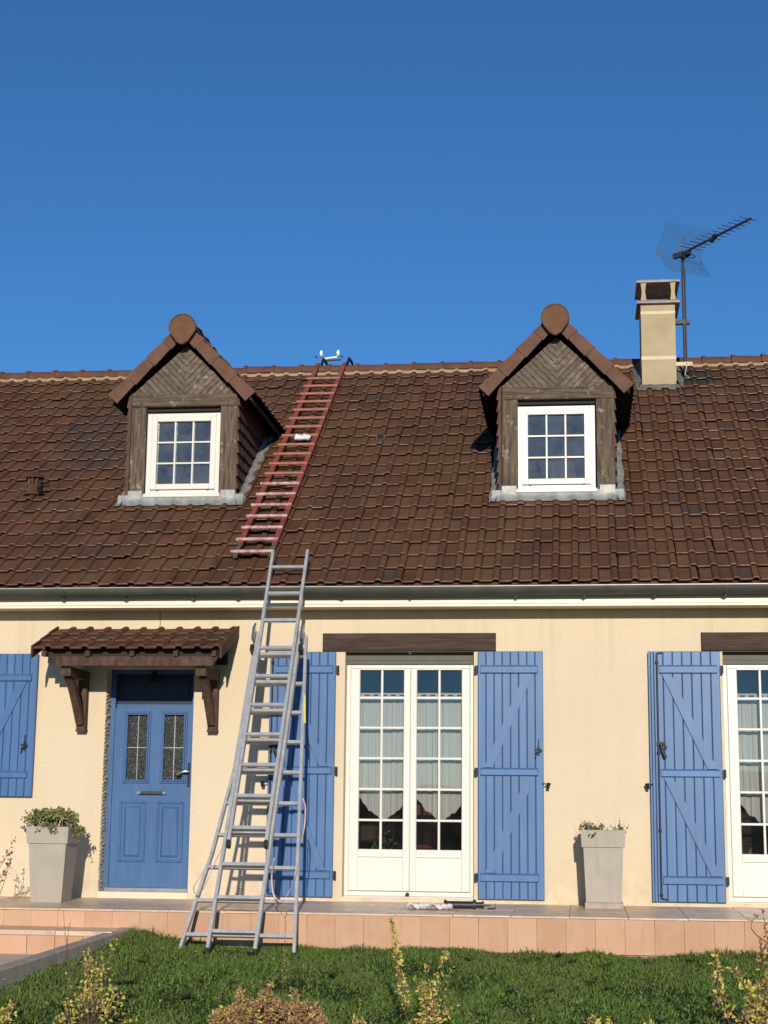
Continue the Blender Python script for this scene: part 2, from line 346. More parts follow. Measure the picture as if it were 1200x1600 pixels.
# ------------------------------------------------------------------ mesh helpers
class MB:
    def __init__(s): s.v = []; s.f = []; s.mi = []; s.mat_index = 0
    def add(s, vs, fs):
        b = len(s.v); s.v += [tuple(p) for p in vs]
        for f in fs: s.f.append(tuple(b+i for i in f)); s.mi.append(s.mat_index)
        return s
    def box(s, a, b):
        x0, x1 = sorted((a[0], b[0])); y0, y1 = sorted((a[1], b[1])); z0, z1 = sorted((a[2], b[2]))
        return s.add([(x0,y0,z0),(x1,y0,z0),(x1,y1,z0),(x0,y1,z0),(x0,y0,z1),(x1,y0,z1),(x1,y1,z1),(x0,y1,z1)],
              [(0,3,2,1),(4,5,6,7),(0,1,5,4),(1,2,6,5),(2,3,7,6),(3,0,4,7)])
    def bbox(s, a, b, c=.004):
        """box with chamfered edges on all sides (front-facing -Y bevel)"""
        x0, x1 = sorted((a[0], b[0])); y0, y1 = sorted((a[1], b[1])); z0, z1 = sorted((a[2], b[2]))
        vs = [(x0,y1,z0),(x1,y1,z0),(x1,y1,z1),(x0,y1,z1),(x0,y0+c,z0),(x1,y0+c,z0),(x1,y0+c,z1),(x0,y0+c,z1),
              (x0+c,y0,z0+c),(x1-c,y0,z0+c),(x1-c,y0,z1-c),(x0+c,y0,z1-c)]
        return s.add(vs, [(0,1,2,3)[::-1][::-1],(0,4,5,1)[::-1],(1,5,6,2)[::-1],(2,6,7,3)[::-1],(3,7,4,0)[::-1],(4,8,9,5)[::-1],(5,9,10,6)[::-1],(6,10,11,7)[::-1],(7,11,8,4)[::-1],(8,9,10,11)])
    def prism(s, poly, d):
        """poly: list of 3d points, d: extrusion vector"""
        n = len(poly); P = [Vector(p) for p in poly]; d = Vector(d)
        nn = sum(((P[i]-P[0]).cross(P[i+1]-P[0]) for i in range(1, n-1)), Vector())
        if nn.dot(d) > 0: P = P[::-1]
        return s.add(P+[p+d for p in P], [tuple(range(n)), tuple(range(2*n-1, n-1, -1))]+[(i, i+n, (i+1) % n+n, (i+1) % n) for i in range(n)])
    def tube(s, pts, r, n=8, caps=True):
        pts = [Vector(p) for p in pts]; rs = r if hasattr(r, '__len__') else [r]*len(pts)
        vs = []; fs = []; ref = None
        for i, p in enumerate(pts):
            d = (pts[min(i+1, len(pts)-1)]-pts[max(i-1, 0)])
            if d.length < 1e-9: d = Vector((0, 0, 1))
            d.normalize()
            if ref is None: ref = Vector((0, 0, 1)) if abs(d.z) < .9 else Vector((1, 0, 0))
            a = d.cross(ref).normalized(); b = d.cross(a).normalized(); ref = b.cross(d)*-1 if False else ref
            for k in range(n):
                t = 2*math.pi*k/n+math.pi/n; vs.append(p+(a*math.cos(t)+b*math.sin(t))*rs[i])
        m = len(pts)
        for i in range(m-1):
            for k in range(n):
                k2 = (k+1) % n; fs.append((i*n+k, (i+1)*n+k, (i+1)*n+k2, i*n+k2))
        if caps: fs += [tuple(range(n)), tuple(range(m*n-1, (m-1)*n-1, -1))]
        return s.add(vs, fs)
    def bar(s, p0, p1, w, h, side=(1, 0, 0)):
        """rectangular bar, w along side, h across"""
        p0, p1 = Vector(p0), Vector(p1); d = (p1-p0).normalized(); a = Vector(side); a = (a-d*a.dot(d)).normalized(); b = d.cross(a)
        q = [a*w/2+b*h/2, -a*w/2+b*h/2, -a*w/2-b*h/2, a*w/2-b*h/2]
        return s.prism([p0+x for x in q], p1-p0)
    def mesh(s, name, mats, off=(0, 0, 0), smooth=False):
        me = bpy.data.meshes.new(name); o = Vector(off)
        me.from_pydata([tuple(Vector(v)-o) for v in s.v], [], s.f)
        for m in (mats if isinstance(mats, (list, tuple)) else [mats]): me.materials.append(MT[m])
        if any(s.mi): me.polygons.foreach_set('material_index', s.mi)
        if smooth:
            me.polygons.foreach_set('use_smooth', [True]*len(me.polygons))
            try: me.set_sharp_from_angle(angle=R(38))
            except Exception: pass
        me.update(); return me
    def build(s, name, mats, parent=None, smooth=False, kind=None, label=None):
        off = OFF.get(parent, Vector((0, 0, 0))) if parent else Vector((0, 0, 0))
        o = bpy.data.objects.new(name, s.mesh(name, mats, off, smooth)); COL.objects.link(o)
        if parent: o.parent = parent
        OFF[o] = off
        if kind: o['kind'] = kind
        if label: o['label'] = label
        return o
OFF = {}
def thing(name, label, cat, loc, group=None):
    o = bpy.data.objects.new(name, None); COL.objects.link(o); o.location = loc
    o.empty_display_size = .1
    o['label'] = label; o['category'] = cat
    if group: o['group'] = group
    OFF[o] = Vector(loc); return o
def tag(o, label, cat, group=None):
    o['label'] = label; o['category'] = cat
    if group: o['group'] = group
    return o
def inst(name, me, parent, mat, label=None):
    o = bpy.data.objects.new(name, me); COL.objects.link(o)
    if parent: o.parent = parent
    off = OFF.get(parent, Vector()) if parent else Vector()
    o.matrix_local = Matrix.Translation(-off) @ mat
    if label: o['label'] = label
    return o
def clip(poly, inside, cut):
    out = []
    for i in range(len(poly)):
        a, b = poly[i], poly[(i+1) % len(poly)]; fa, fb = inside(a), inside(b)
        if fa >= 0: out.append(a)
        if (fa >= 0) != (fb >= 0):
            t = fa/(fa-fb); out.append((a[0]+(b[0]-a[0])*t, a[1]+(b[1]-a[1])*t))
    return out

# ------------------------------------------------------------------ ground
T35 = math.tan(R(35)); C35, S35 = math.cos(R(35)), math.sin(R(35))
def zr(Y): return 2.80+(Y+.45)*T35          # roof tile surface
def lawn_z(x, y):
    if x < -3.78 and y > -8: return -.62
    if y > -1.5: return -.345
    if y > -6: return -.345+(y+1.5)*.056+.10*math.exp(-max(0, x+3.68-(y+1.5)*.04)/.35)*math.exp((y+1.5)*.10)
    return max(-.60-(-6-y)*.03, -.86)
def terr_z(x, y): return -.030+.004*x*.5+.010*y

b = MB()   # one sheet out to the horizon, finer near the house
xs = [-900, -200, -60, -20, -9]+list(np.arange(-7, 5.01, .4))+[8, 20, 60, 200, 900]
ys = [-900, -200, -60, -20, -12, -9]+list(np.arange(-7, -.9, .25))+[0, 12, 60, 200, 900]
vs = []
for y in ys:
    for x in xs:
        z = lawn_z(x, y)
        if -7 <= y < -1.4: z += .018*math.sin(x*2.1+1)*math.sin(y*1.7)+.01*math.sin(x*5.3+y*3.1)
        vs.append((x, y, z-.01 if y > -1.4 else z))
nx = len(xs)
b.add(vs, [(j*nx+i, j*nx+i+1, (j+1)*nx+i+1, (j+1)*nx+i) for j in range(len(ys)-1) for i in range(nx-1)])
lawn = b.build('ground', 'lawn', smooth=True, kind='structure')

# ------------------------------------------------------------------ terrace with tiles, step, path, kerb
TX0, TX1 = -6.62, 4.83
b = MB(); b.box((TX0, -1.478, -.5), (TX1, -.0, -.076)); b.box((TX0, -1.9, -.5), (-3.70, -1.478, -.235))
terrace = b.build('terrace', 'grout', kind='structure')
def tile_mesh(name, sx, sy, sz, mat):
    m = MB(); c = .0016
    x, y = sx/2, sy/2
    m.add([(-x,-y,0),(x,-y,0),(x,y,0),(-x,y,0),(-x,-y,sz-c),(x,-y,sz-c),(x,y,sz-c),(-x,y,sz-c),(-x+c,-y+c,sz),(x-c,-y+c,sz),(x-c,y-c,sz),(-x+c,y-c,sz)],
          [(0,3,2,1),(0,1,5,4),(1,2,6,5),(2,3,7,6),(3,0,4,7),(4,5,9,8),(5,6,10,9),(6,7,11,10),(7,4,8,11),(8,9,10,11)])
    return m.mesh(name, mat)
trm = tile_mesh('tread_tile', .462, .290, .035, 'tread')
tnm = tile_mesh('nosing_tile', .462, .305, .014, 'tread')
rsm = tile_mesh('riser_tile', .2306, .270, .020, 'riser')
def tilt(x, y): return Matrix.Rotation(R(random.uniform(-.15, .15)), 4, 'X') @ Matrix.Rotation(R(random.uniform(-.1, .1)), 4, 'Y') @ Matrix.Rotation(math.atan(.010), 4, 'X')
for i in range(int((TX1-TX0)/.466)+1):
    x = TX0+.233+i*.466
    for j in range(5):
        me, y, th_ = (tnm, -1.344, .014) if j == 4 else (trm, -.155-j*.294, .035)
        inst('tread_tile', me, terrace, Matrix.Translation((x+random.uniform(-.001, .001), y, terr_z(x, y)-th_+random.uniform(-.001, .001))) @ tilt(x, y))
for i in range(int((TX1-TX0)/.232)+1):
    x = TX0+.116+i*.232
    ztop = terr_z(x, -1.5)-.017
    inst('riser_tile', rsm, terrace, Matrix.Translation((x, -1.478+random.uniform(-.0015, .0015), ztop-.135)) @ Matrix.Rotation(R(90), 4, 'X') @ Matrix.Rotation(R(random.uniform(-.3, .3)), 4, 'Z'))
# lower step, left of the kerb
stm = tile_mesh('step_tile', .462, .40, .035, 'tread')
srm = tile_mesh('step_riser_tile', .228, .155, .020, 'riser')
for i in range(6):
    x = -3.95-i*.466
    inst('step_tile', stm, terrace, Matrix.Translation((x, -1.700, -.235+random.uniform(-.001, .001))) @ tilt(x, -1.7))
for i in range(12):
    x = -3.83-i*.232
    inst('step_riser_tile', srm, terrace, Matrix.Translation((x, -1.9+random.uniform(-.001, .001), -.32)) @ Matrix.Rotation(R(90), 4, 'X'))
b = MB(); b.add([(-9, -12, -.62), (-4.1, -12, -.62), (-3.84, -4.2, -.40), (-3.70, -1.88, -.385), (-9, -1.88, -.385)], [(0, 1, 2, 3, 4)])
b.build('path', 'path', kind='structure')
b = MB()   # sloping concrete kerb
ks = [(-3.675, -1.50, -.195), (-3.70, -1.9, -.212), (-3.76, -3.0, -.255), (-3.84, -4.2, -.305), (-3.96, -6.0, -.40), (-4.3, -12, -.60)]
vs = []
for i, (x, y, z) in enumerate(ks):
    vs += [(x-.10, y, z-.6), (x-.10, y, z-.006), (x-.09, y, z), (x, y, z), (x+.01, y, z-.008), (x+.012, y, z-.6)]
fs = [(k*6+j, k*6+j+1, k*6+6+j+1, k*6+6+j) for k in range(len(ks)-1) for j in range(5)]+[(0, 1, 2, 3, 4, 5)]
b.add(vs, fs); b.build('kerb', 'concrete', kind='structure')

# ------------------------------------------------------------------ HOUSE
HX0, HX1, HY1 = -9.8, 4.9, 8.9
house = thing('house', 'cream rendered house with brown tiled roof, two dormers and blue shutters', 'house', (-2.4, 0, -.3))
def wall_open(b, x0, x1, z0, z1, holes, y0, depth, T=.28):
    xs = sorted({x0, x1, *[h[0] for h in holes], *[h[1] for h in holes]}); zs = sorted({z0, z1, *[h[2] for h in holes], *[h[3] for h in holes]})
    for i in range(len(xs)-1):
        for j in range(len(zs)-1):
            cx, cz = (xs[i]+xs[i+1])/2, (zs[j]+zs[j+1])/2
            if any(h[0] < cx < h[1] and h[2] < cz < h[3] for h in holes): continue
            a, c, d, e = xs[i], xs[i+1], zs[j], zs[j+1]
            b.add([(a, y0, d), (c, y0, d), (c, y0, e), (a, y0, e)], [(0, 1, 2, 3)])
            b.add([(a, y0+T, d), (c, y0+T, d), (c, y0+T, e), (a, y0+T, e)], [(3, 2, 1, 0)])
    for h in holes:
        a, c, d, e = h
        n0 = [(a, y0, d), (c, y0, d), (c, y0, e), (a, y0, e)]; n1 = [(p[0], y0+T, p[2]) for p in n0]
        b.add(n0+n1, [(i, (i+1) % 4, (i+1) % 4+4, i+4) for i in range(4)])
FWL, FWR, FWO = -2.150, -.955, 3.44
holes = [(-4.42, -3.575, -.02, 2.07), (FWL, FWR, -.02, 2.225), (FWL+FWO, FWR+FWO, -.02, 2.225), (-6.90, -5.71, .87, 2.22)]
b = MB(); wall_open(b, HX0, HX1, -.6, 2.70, holes, 0, .15)
b.build('front_wall', 'stucco', house)
b = MB()
zt = lambda y: zr(y)-.12
for X in (HX0+.14, HX1-.14):
    poly = [(X-.14, .002, -.6), (X-.14, HY1, -.6), (X-.14, HY1, zt(-.10)), (X-.14, 4.45, zt(4.45)), (X-.14, .002, zt(.002))]
    b.prism(poly, (.28, 0, 0))
b.build('gable_wall', 'stucco', house)
b = MB(); b.box((HX0+.28, HY1-.28, -.6), (HX1-.28, HY1-.002, 2.7)); b.build('back_wall', 'stucco', house)
b = MB()   # rooms behind the windows
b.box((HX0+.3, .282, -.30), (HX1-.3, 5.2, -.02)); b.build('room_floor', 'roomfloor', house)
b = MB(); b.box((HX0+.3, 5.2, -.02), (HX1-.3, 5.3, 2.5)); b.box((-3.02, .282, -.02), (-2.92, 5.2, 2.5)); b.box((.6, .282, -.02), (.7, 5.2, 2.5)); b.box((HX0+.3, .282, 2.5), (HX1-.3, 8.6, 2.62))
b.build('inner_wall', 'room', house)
b = MB()   # plinth band at the foot of the wall
for a, c in ((HX0, -4.42), (-3.575, HX1)): b.box((a, -.010, -.2), (c, .02, .006))
b.build('plinth', 'stucco', house)

# ---- roof
roof = MB()
for s, (ya, yb) in ((0, (-.40, 4.45)), (1, (9.30, 4.45))):
    za = zr(-.40)-.075; zb_ = zr(4.45)-.075
    roof.prism([(HX0-.1, ya, za), (HX1+.1, ya, za), (HX1+.1, yb, zb_), (HX0-.1, yb, zb_)], (0, 0, -.05))
roof = roof.build('roof', 'deck', house)
TW, EX, ROWS = .177, .2785, 21
ES = Vector((0, C35, S35)); NN = Vector((0, -S35, C35))
Y0 = -.43                                   # lower edge of the first row
def tile_geo(L, w=TW, lift=.031, th=.012):
    """one roof tile: flat pan left, roll right; local x across, y up the slope, z off the roof"""
    prof = [(.002, -.004), (.009, -.0035), (.012, .0005), (.040, -.0010), (.080, 0), (.1035, .001), (.108, -.0025), (.1125, .0085), (.119, .0165), (.132, .0215), (.150, .0215), (.164, .0165), (.172, .0085), (.1755, -.003)]
    k = w/TW; n = len(prof)
    m = MB()
    top0 = [(x*k, 0, z+lift) for x, z in prof]; top1 = [(x*k, L, z) for x, z in prof]
    bot0 = [(x*k, .003, z+lift-th) for x, z in prof]
    lipt = [(x*k, .007, z+lift+.0025) for x, z in prof]
    m.add(lipt+top1, [(i, i+1, n+i+1, n+i) for i in range(n-1)])
    m.mat_index = 1
    m.add(top0+lipt, [(i, i+1, n+i+1, n+i) for i in range(n-1)])
    m.mat_index = 0
    m.add(bot0+top0, [(i, i+1, n+i+1, n+i) for i in range(n-1)])
    m.add([(0-.004*k, 0, prof[0][1]+lift), (-.004*k, .003, prof[0][1]+lift-th), (-.004*k, L, -th), (-.004*k, L, prof[0][1])], [(0, 1, 2, 3)[::-1]])
    e = prof[-1]; m.add([(e[0]*k, 0, e[1]+lift), (e[0]*k, .003, e[1]+lift-th), (e[0]*k, L, e[1]-th), (e[0]*k, L, e[1])], [(0, 1, 2, 3)])
    return m
tm = tile_geo(EX+.055).mesh('roof_tile', ['tile', 'lip'], smooth=True)
tgeo = tile_geo(EX+.055)
BASIS = Matrix(((1, 0, 0, 0), (0, C35, -S35, 0), (0, S35, C35, 0), (0, 0, 0, 1)))
DC = [-4.045, -.195]                        # dormer centres
DY = 1.05
X0T = -9.9
NT = int((HX1+.1-X0T)/TW)
def hidden_tile(xc, y):
    for c in DC:
        if abs(xc-c) < .50 and DY+.02 < y < 2.5: return True
        if abs(xc-c) < .50*(3.65-y)/1.15 and 2.5 <= y < 3.6: return True
    if .80 < xc < 1.14 and 3.72 < y < 4.1: return True
    return False
spots = []
for r in range(ROWS):
    s = r*EX; y = Y0+s*C35
    for c in range(NT):
        x = X0T+c*TW+(0.0)
        if hidden_tile(x+TW/2, y+.5*EX*C35): continue
        dx, ds, dn, rz, ry = random.gauss(0, .0022), random.gauss(0, .0050), random.gauss(0, .0020), random.gauss(0, .5), random.gauss(0, .7)
        if random.random() < .05: dn += random.uniform(.003, .009); rz += random.uniform(-1.2, 1.2)
        P = Vector((x+dx, y, 0))+ES*0; P.z = zr(y)-.030
        P = P+ES*ds+NN*dn
        spots.append((r, x, Matrix.Translation(P) @ BASIS @ Matrix.Rotation(R(rz), 4, 'Z') @ Matrix.Rotation(R(ry), 4, 'Y')))
# the 300 that show largest are single tiles: the lowest rows across the picture
vis = sorted([t for t in spots if -5.75-.11*t[0] < t[1] < 1.70+.06*t[0]], key=lambda t: (t[0], abs(t[1]+1.9)))[:294]
vid = set(id(t) for t in vis)
for r, x, m4 in vis: inst('roof_tile', tm, roof, m4)
def join_stuff(name, geo, mats, mlist, parent, smooth=True):
    V = np.array(geo.v); F = [tuple(f) for f in geo.f]; n = len(V)
    allv = []; allf = []; mi = []
    off = np.array(OFF[parent])
    for k, m4 in enumerate(mlist):
        A = np.array(m4); allv.append(V @ A[:3, :3].T+A[:3, 3]-off)
        allf += [tuple(i+k*n for i in f) for f in F]; mi += geo.mi
    me = bpy.data.meshes.new(name); me.from_pydata(np.concatenate(allv).tolist(), [], allf)
    for m in mats: me.materials.append(MT[m])
    me.polygons.foreach_set('material_index', mi)
    if smooth:
        me.polygons.foreach_set('use_smooth', [True]*len(me.polygons)); me.set_sharp_from_angle(angle=R(38))
    o = bpy.data.objects.new(name, me); COL.objects.link(o); o.parent = parent; OFF[o] = Vector(off); o['kind'] = 'stuff'; return o
join_stuff('roof_tile', tgeo, ['tile', 'lip'], [t[2] for t in spots if id(t) not in vid], roof)
# mortar bedding under the ridge, wavy along the rolls
b = MB(); vs = []; xx = np.arange(HX0-.1, HX1+.1, TW/6)
for x in xx:
    ph = ((x-X0T) % TW)/TW; h = .020 if .62 < ph < .95 else 0
    wob = .006*math.sin(x*9)+.005*math.sin(x*23.7)
    yb = 4.262
    vs += [(x, yb+wob, zr(yb)-.010+h), (x, yb-.004+wob, zr(yb)+.012+h*1.2), (x, yb+.078, zr(yb)+.052)]
n = len(xx); b.add(vs, [(i*3+j, (i+1)*3+j, (i+1)*3+j+1, i*3+j+1) for i in range(n-1) for j in range(2)])
b.build('ridge_mortar', 'mortar', roof, smooth=True)
RW = .354
def ridge_geo(L, r=.115):
    m = MB(); N = 9
    def ring(x, rr): return [(x, -rr*math.cos(t)*1.08, rr*math.sin(t)*.80) for t in [math.pi*(-.06+1.12*k/(N-1)) for k in range(N)]]
    rings = [ring(0, r+.016), ring(.042, r+.016), ring(.045, r), ring(L+.03, r-.010)]
    vs = [p for q in rings for p in q]
    m.add(vs, [(i*N+k, (i+1)*N+k, (i+1)*N+k+1, i*N+k+1)[::-1] for i in range(3) for k in range(N-1)])
    m.add(rings[0]+[(0, y*.85, z*.85) for _, y, z in rings[0]], [(k, k+1, N+k+1, N+k)[::-1] for k in range(N-1)])
    return m
rm = ridge_geo(RW).mesh('ridge_tile', 'ridge', smooth=True)
RZ = zr(4.335)+.024
for i in range(int((HX1+.1-X0T)/RW)):
    x = X0T+.10+i*RW
    inst('ridge_tile', rm, roof, Matrix.Translation((x, 4.45, RZ+random.gauss(0, .003))) @ Matrix.Rotation(R(random.gauss(0, .5)), 4, 'Y') @ Matrix.Rotation(R(random.gauss(0, .4)), 4, 'Z'))
b = MB(); b.box((HX0-.1, -.396, zr(-.396)-.075), (HX1+.1, -.376, zr(-.396)-.012)); b.build('eave_filler', 'tile', roof)
# ---- eaves: fascia, soffit, gutter
b = MB(); b.box((HX0-.1, -.290, 2.605), (HX1+.1, -.262, 2.745)); b.box((HX0-.1, -.298, 2.628), (HX1+.1, -.291, 2.745)); b.build('fascia_board', 'fascia', house)
b = MB(); b.box((HX0-.1, -.261, 2.612), (HX1+.1, -.002, 2.628)); b.build('soffit', 'soffit', house)
g = MB(); N = 10; gy, gz, gr = -.384, 2.764, .073
xs_ = list(np.arange(HX0-.1, HX1+.11, .5)); vs = []
for x in xs_:
    sag = .0025*math.sin(x*1.3)
    for k in range(N+1):
        t = math.pi+math.pi*k/N; vs.append((x, gy+gr*math.cos(t), gz+gr*math.sin(t)+sag))
g.add(vs, [(i*(N+1)+k, (i+1)*(N+1)+k, (i+1)*(N+1)+k+1, i*(N+1)+k+1) for i in range(len(xs_)-1) for k in range(N)])
gutter = g.build('gutter', 'gutter', house, smooth=True)
b = MB()
for i in range(len(xs_)-1):
    b.tube([(xs_[i], gy-gr-.001, gz+.004+.0025*math.sin(xs_[i]*1.3)), (xs_[i+1], gy-gr-.001, gz+.004+.0025*math.sin(xs_[i+1]*1.3))],   .0062, 8, False)
b.build('gutter_rim', 'gutterrim', gutter, smooth=True)
for x in (-6.2, -5.55, -4.76, -4.16, -3.52, -3.10, -2.52, -2.14, -1.51, -.55, .06, .68, 1.30, 1.95, 2.6):
    b = MB(); vs = []; w_ = .012 if int(x*100) % 2 else .02
    for dx in (-w_, w_):
        for k in range(N+1):
            t = math.pi*.98+math.pi*k/N; vs.append((x+dx, gy+(gr+.006)*math.cos(t), gz+(gr+.006)*math.sin(t)))
    b.add(vs, [(k, N+1+k, N+2+k, k+1) for k in range(N)]); b.tube([(x, gy, gz-gr-.002), (x, gy, gz-gr-.016)], .008, 6)
    b.build('gutter_joint', 'gutter', gutter, smooth=True)

# ---- roof vents
vent = MB(); vx, vy = -5.70, 1.33; vz = zr(vy)
vent.tube([(vx, vy, vz-.06), (vx, vy, vz+.075)], [.070, .066], 14)
for k in range(7):
    a = 2*math.pi*k/7+.2; vent.box((vx+.055*math.cos(a)-.013, vy+.055*math.sin(a)-.013, vz+.075), (vx+.055*math.cos(a)+.013, vy+.055*math.sin(a)+.013, vz+.155))
vent.tube([(vx, vy, vz+.155), (vx, vy, vz+.172), (vx, vy, vz+.215)], [.098, .102, .03], 14)
vent.tube([(vx, vy, vz+.07), (vx, vy, vz+.16)], .034, 8)
vent.tube([(vx, vy-.02, vz-.06), (vx, vy, vz+.02)], [.11, .072], 14)
v0 = vent.build('roof_vent', 'tile', house, smooth=True, label='round terracotta roof vent with a slotted collar and flat cap')
b = MB(); b.tube([(vx+.07, vy-.08, vz+.03), (vx+.14, vy-.10, vz+.06), (vx+.19, vy-.10, vz+.055)], .016, 6); b.tube([(vx+.10, vy-.12, vz-.02), (vx+.125, vy-.13, vz+.01)], .03, 8); b.build('vent_bracket', 'iron', v0)
b = MB(); vx, vy = -2.15, 2.46; vz = zr(vy)+.0
b.tube([(vx, vy+.06, vz-.02), (vx, vy-.03, vz+.012)], [.075, .055], 12)
v1 = b.build('vent_tile', 'tile', house, smooth=True, label='small hooded vent tile with a dark round opening')
b = MB(); b.tube([(vx, vy-.031, vz+.016), (vx, vy-.036, vz+.018)], .040, 12); b.build('vent_opening', 'iron', v1)

# ---- chimney
CX0, CX1, CY0, CY1 = .778, 1.176, 3.66, 4.14
b = MB(); b.box((CX0, CY0, 5.2), (CX1, CY1, 6.70)); chim = b.build('chimney', 'chim', house)
for za, zb_ in ((6.018, 6.062), (6.574, 6.612)):
    b = MB(); b.box((CX0-.002, CY0-.004, za), (CX1+.002, CY1+.002, zb_)); b.build('mortar_band', 'chimband', chim)
for z0_, z1_ in ((6.700, 6.735), (6.955, 6.992)):
    b = MB(); b.add([(CX0-.045, CY0-.05, z0_), (CX1+.06, CY0-.05, z0_), (CX1+.06, CY1+.12, z0_), (CX0-.045, CY1+.12, z0_), (CX0-.045, CY0-.05, z0_+.022), (CX1+.06, CY0-.05, z0_+.022), (CX1+.06, CY1+.12, z0_+.022), (CX0-.045, CY1+.12, z0_+.022), (CX0-.02, CY0-.02, z1_+.004), (CX1+.03, CY0-.02, z1_+.004), (CX1+.03, CY1+.09, z1_+.004), (CX0-.02, CY1+.09, z1_+.004)],
        [(0, 3, 2, 1), (0, 1, 5, 4), (1, 2, 6, 5), (2, 3, 7, 6), (3, 0, 4, 7), (4, 5, 9, 8), (5, 6, 10, 9), (6, 7, 11, 10), (7, 4, 8, 11), (8, 9, 10, 11)])
    b.build('cap_slab', 'chimcap', chim)
for lx in (CX0+.035, CX1-.02):
    for ly in (CY0+.0, CY1+.04):
        b = MB(); zz = [6.738, 6.78, 6.845, 6.90, 6.955]; ww = [.036, .028, .021, .026, .035]
        b.tube([(lx, ly, z) for z in zz], [a*1.35 for a in ww], 4); b.build('cap_leg', 'chim', chim)
b = MB(); b.tube([((CX0+CX1)/2, CY0+.25, 6.74), ((CX0+CX1)/2, CY0+.25, 6.765)], [.09, .08], 10); b.build('flue_rim', 'chimdark', chim)
b = MB()   # mortar fillet round its foot
vs = []
for x in np.linspace(CX0-.07, CX1+.08, 30):
    j = .012*math.sin(x*31)+.008*math.sin(x*77); ph = ((x-X0T) % TW)/TW; h = .024 if .6 < ph < .98 else 0
    vs += [(x, CY0-.06+j*.6, zr(CY0-.06+j*.6)+.002+h), (x, CY0-.035+j*.5, zr(CY0-.035)+.022+h), (x, CY0+.01, zr(CY0)+.055)]
b.add(vs, [(i*3+j, (i+1)*3+j, (i+1)*3+j+1, i*3+j+1) for i in range(29) for j in range(2)])
for sx, x in ((-1, CX0), (1, CX1)):
    vs = []
    for y in np.linspace(CY0-.06, CY1+.1, 12):
        j = .018*math.sin(y*23+x); vs += [(x+sx*(.085+j*.7), y, zr(y)+.016), (x+sx*.05, y, zr(y)+.038), (x, y, zr(y)+.10+j)]
    b.add(vs, [(i*3+j, (i+1)*3+j, (i+1)*3+j+1, i*3+j+1)[::sx] for i in range(11) for j in range(2)])
b.build('mortar_fillet', 'lichen', chim, smooth=True)

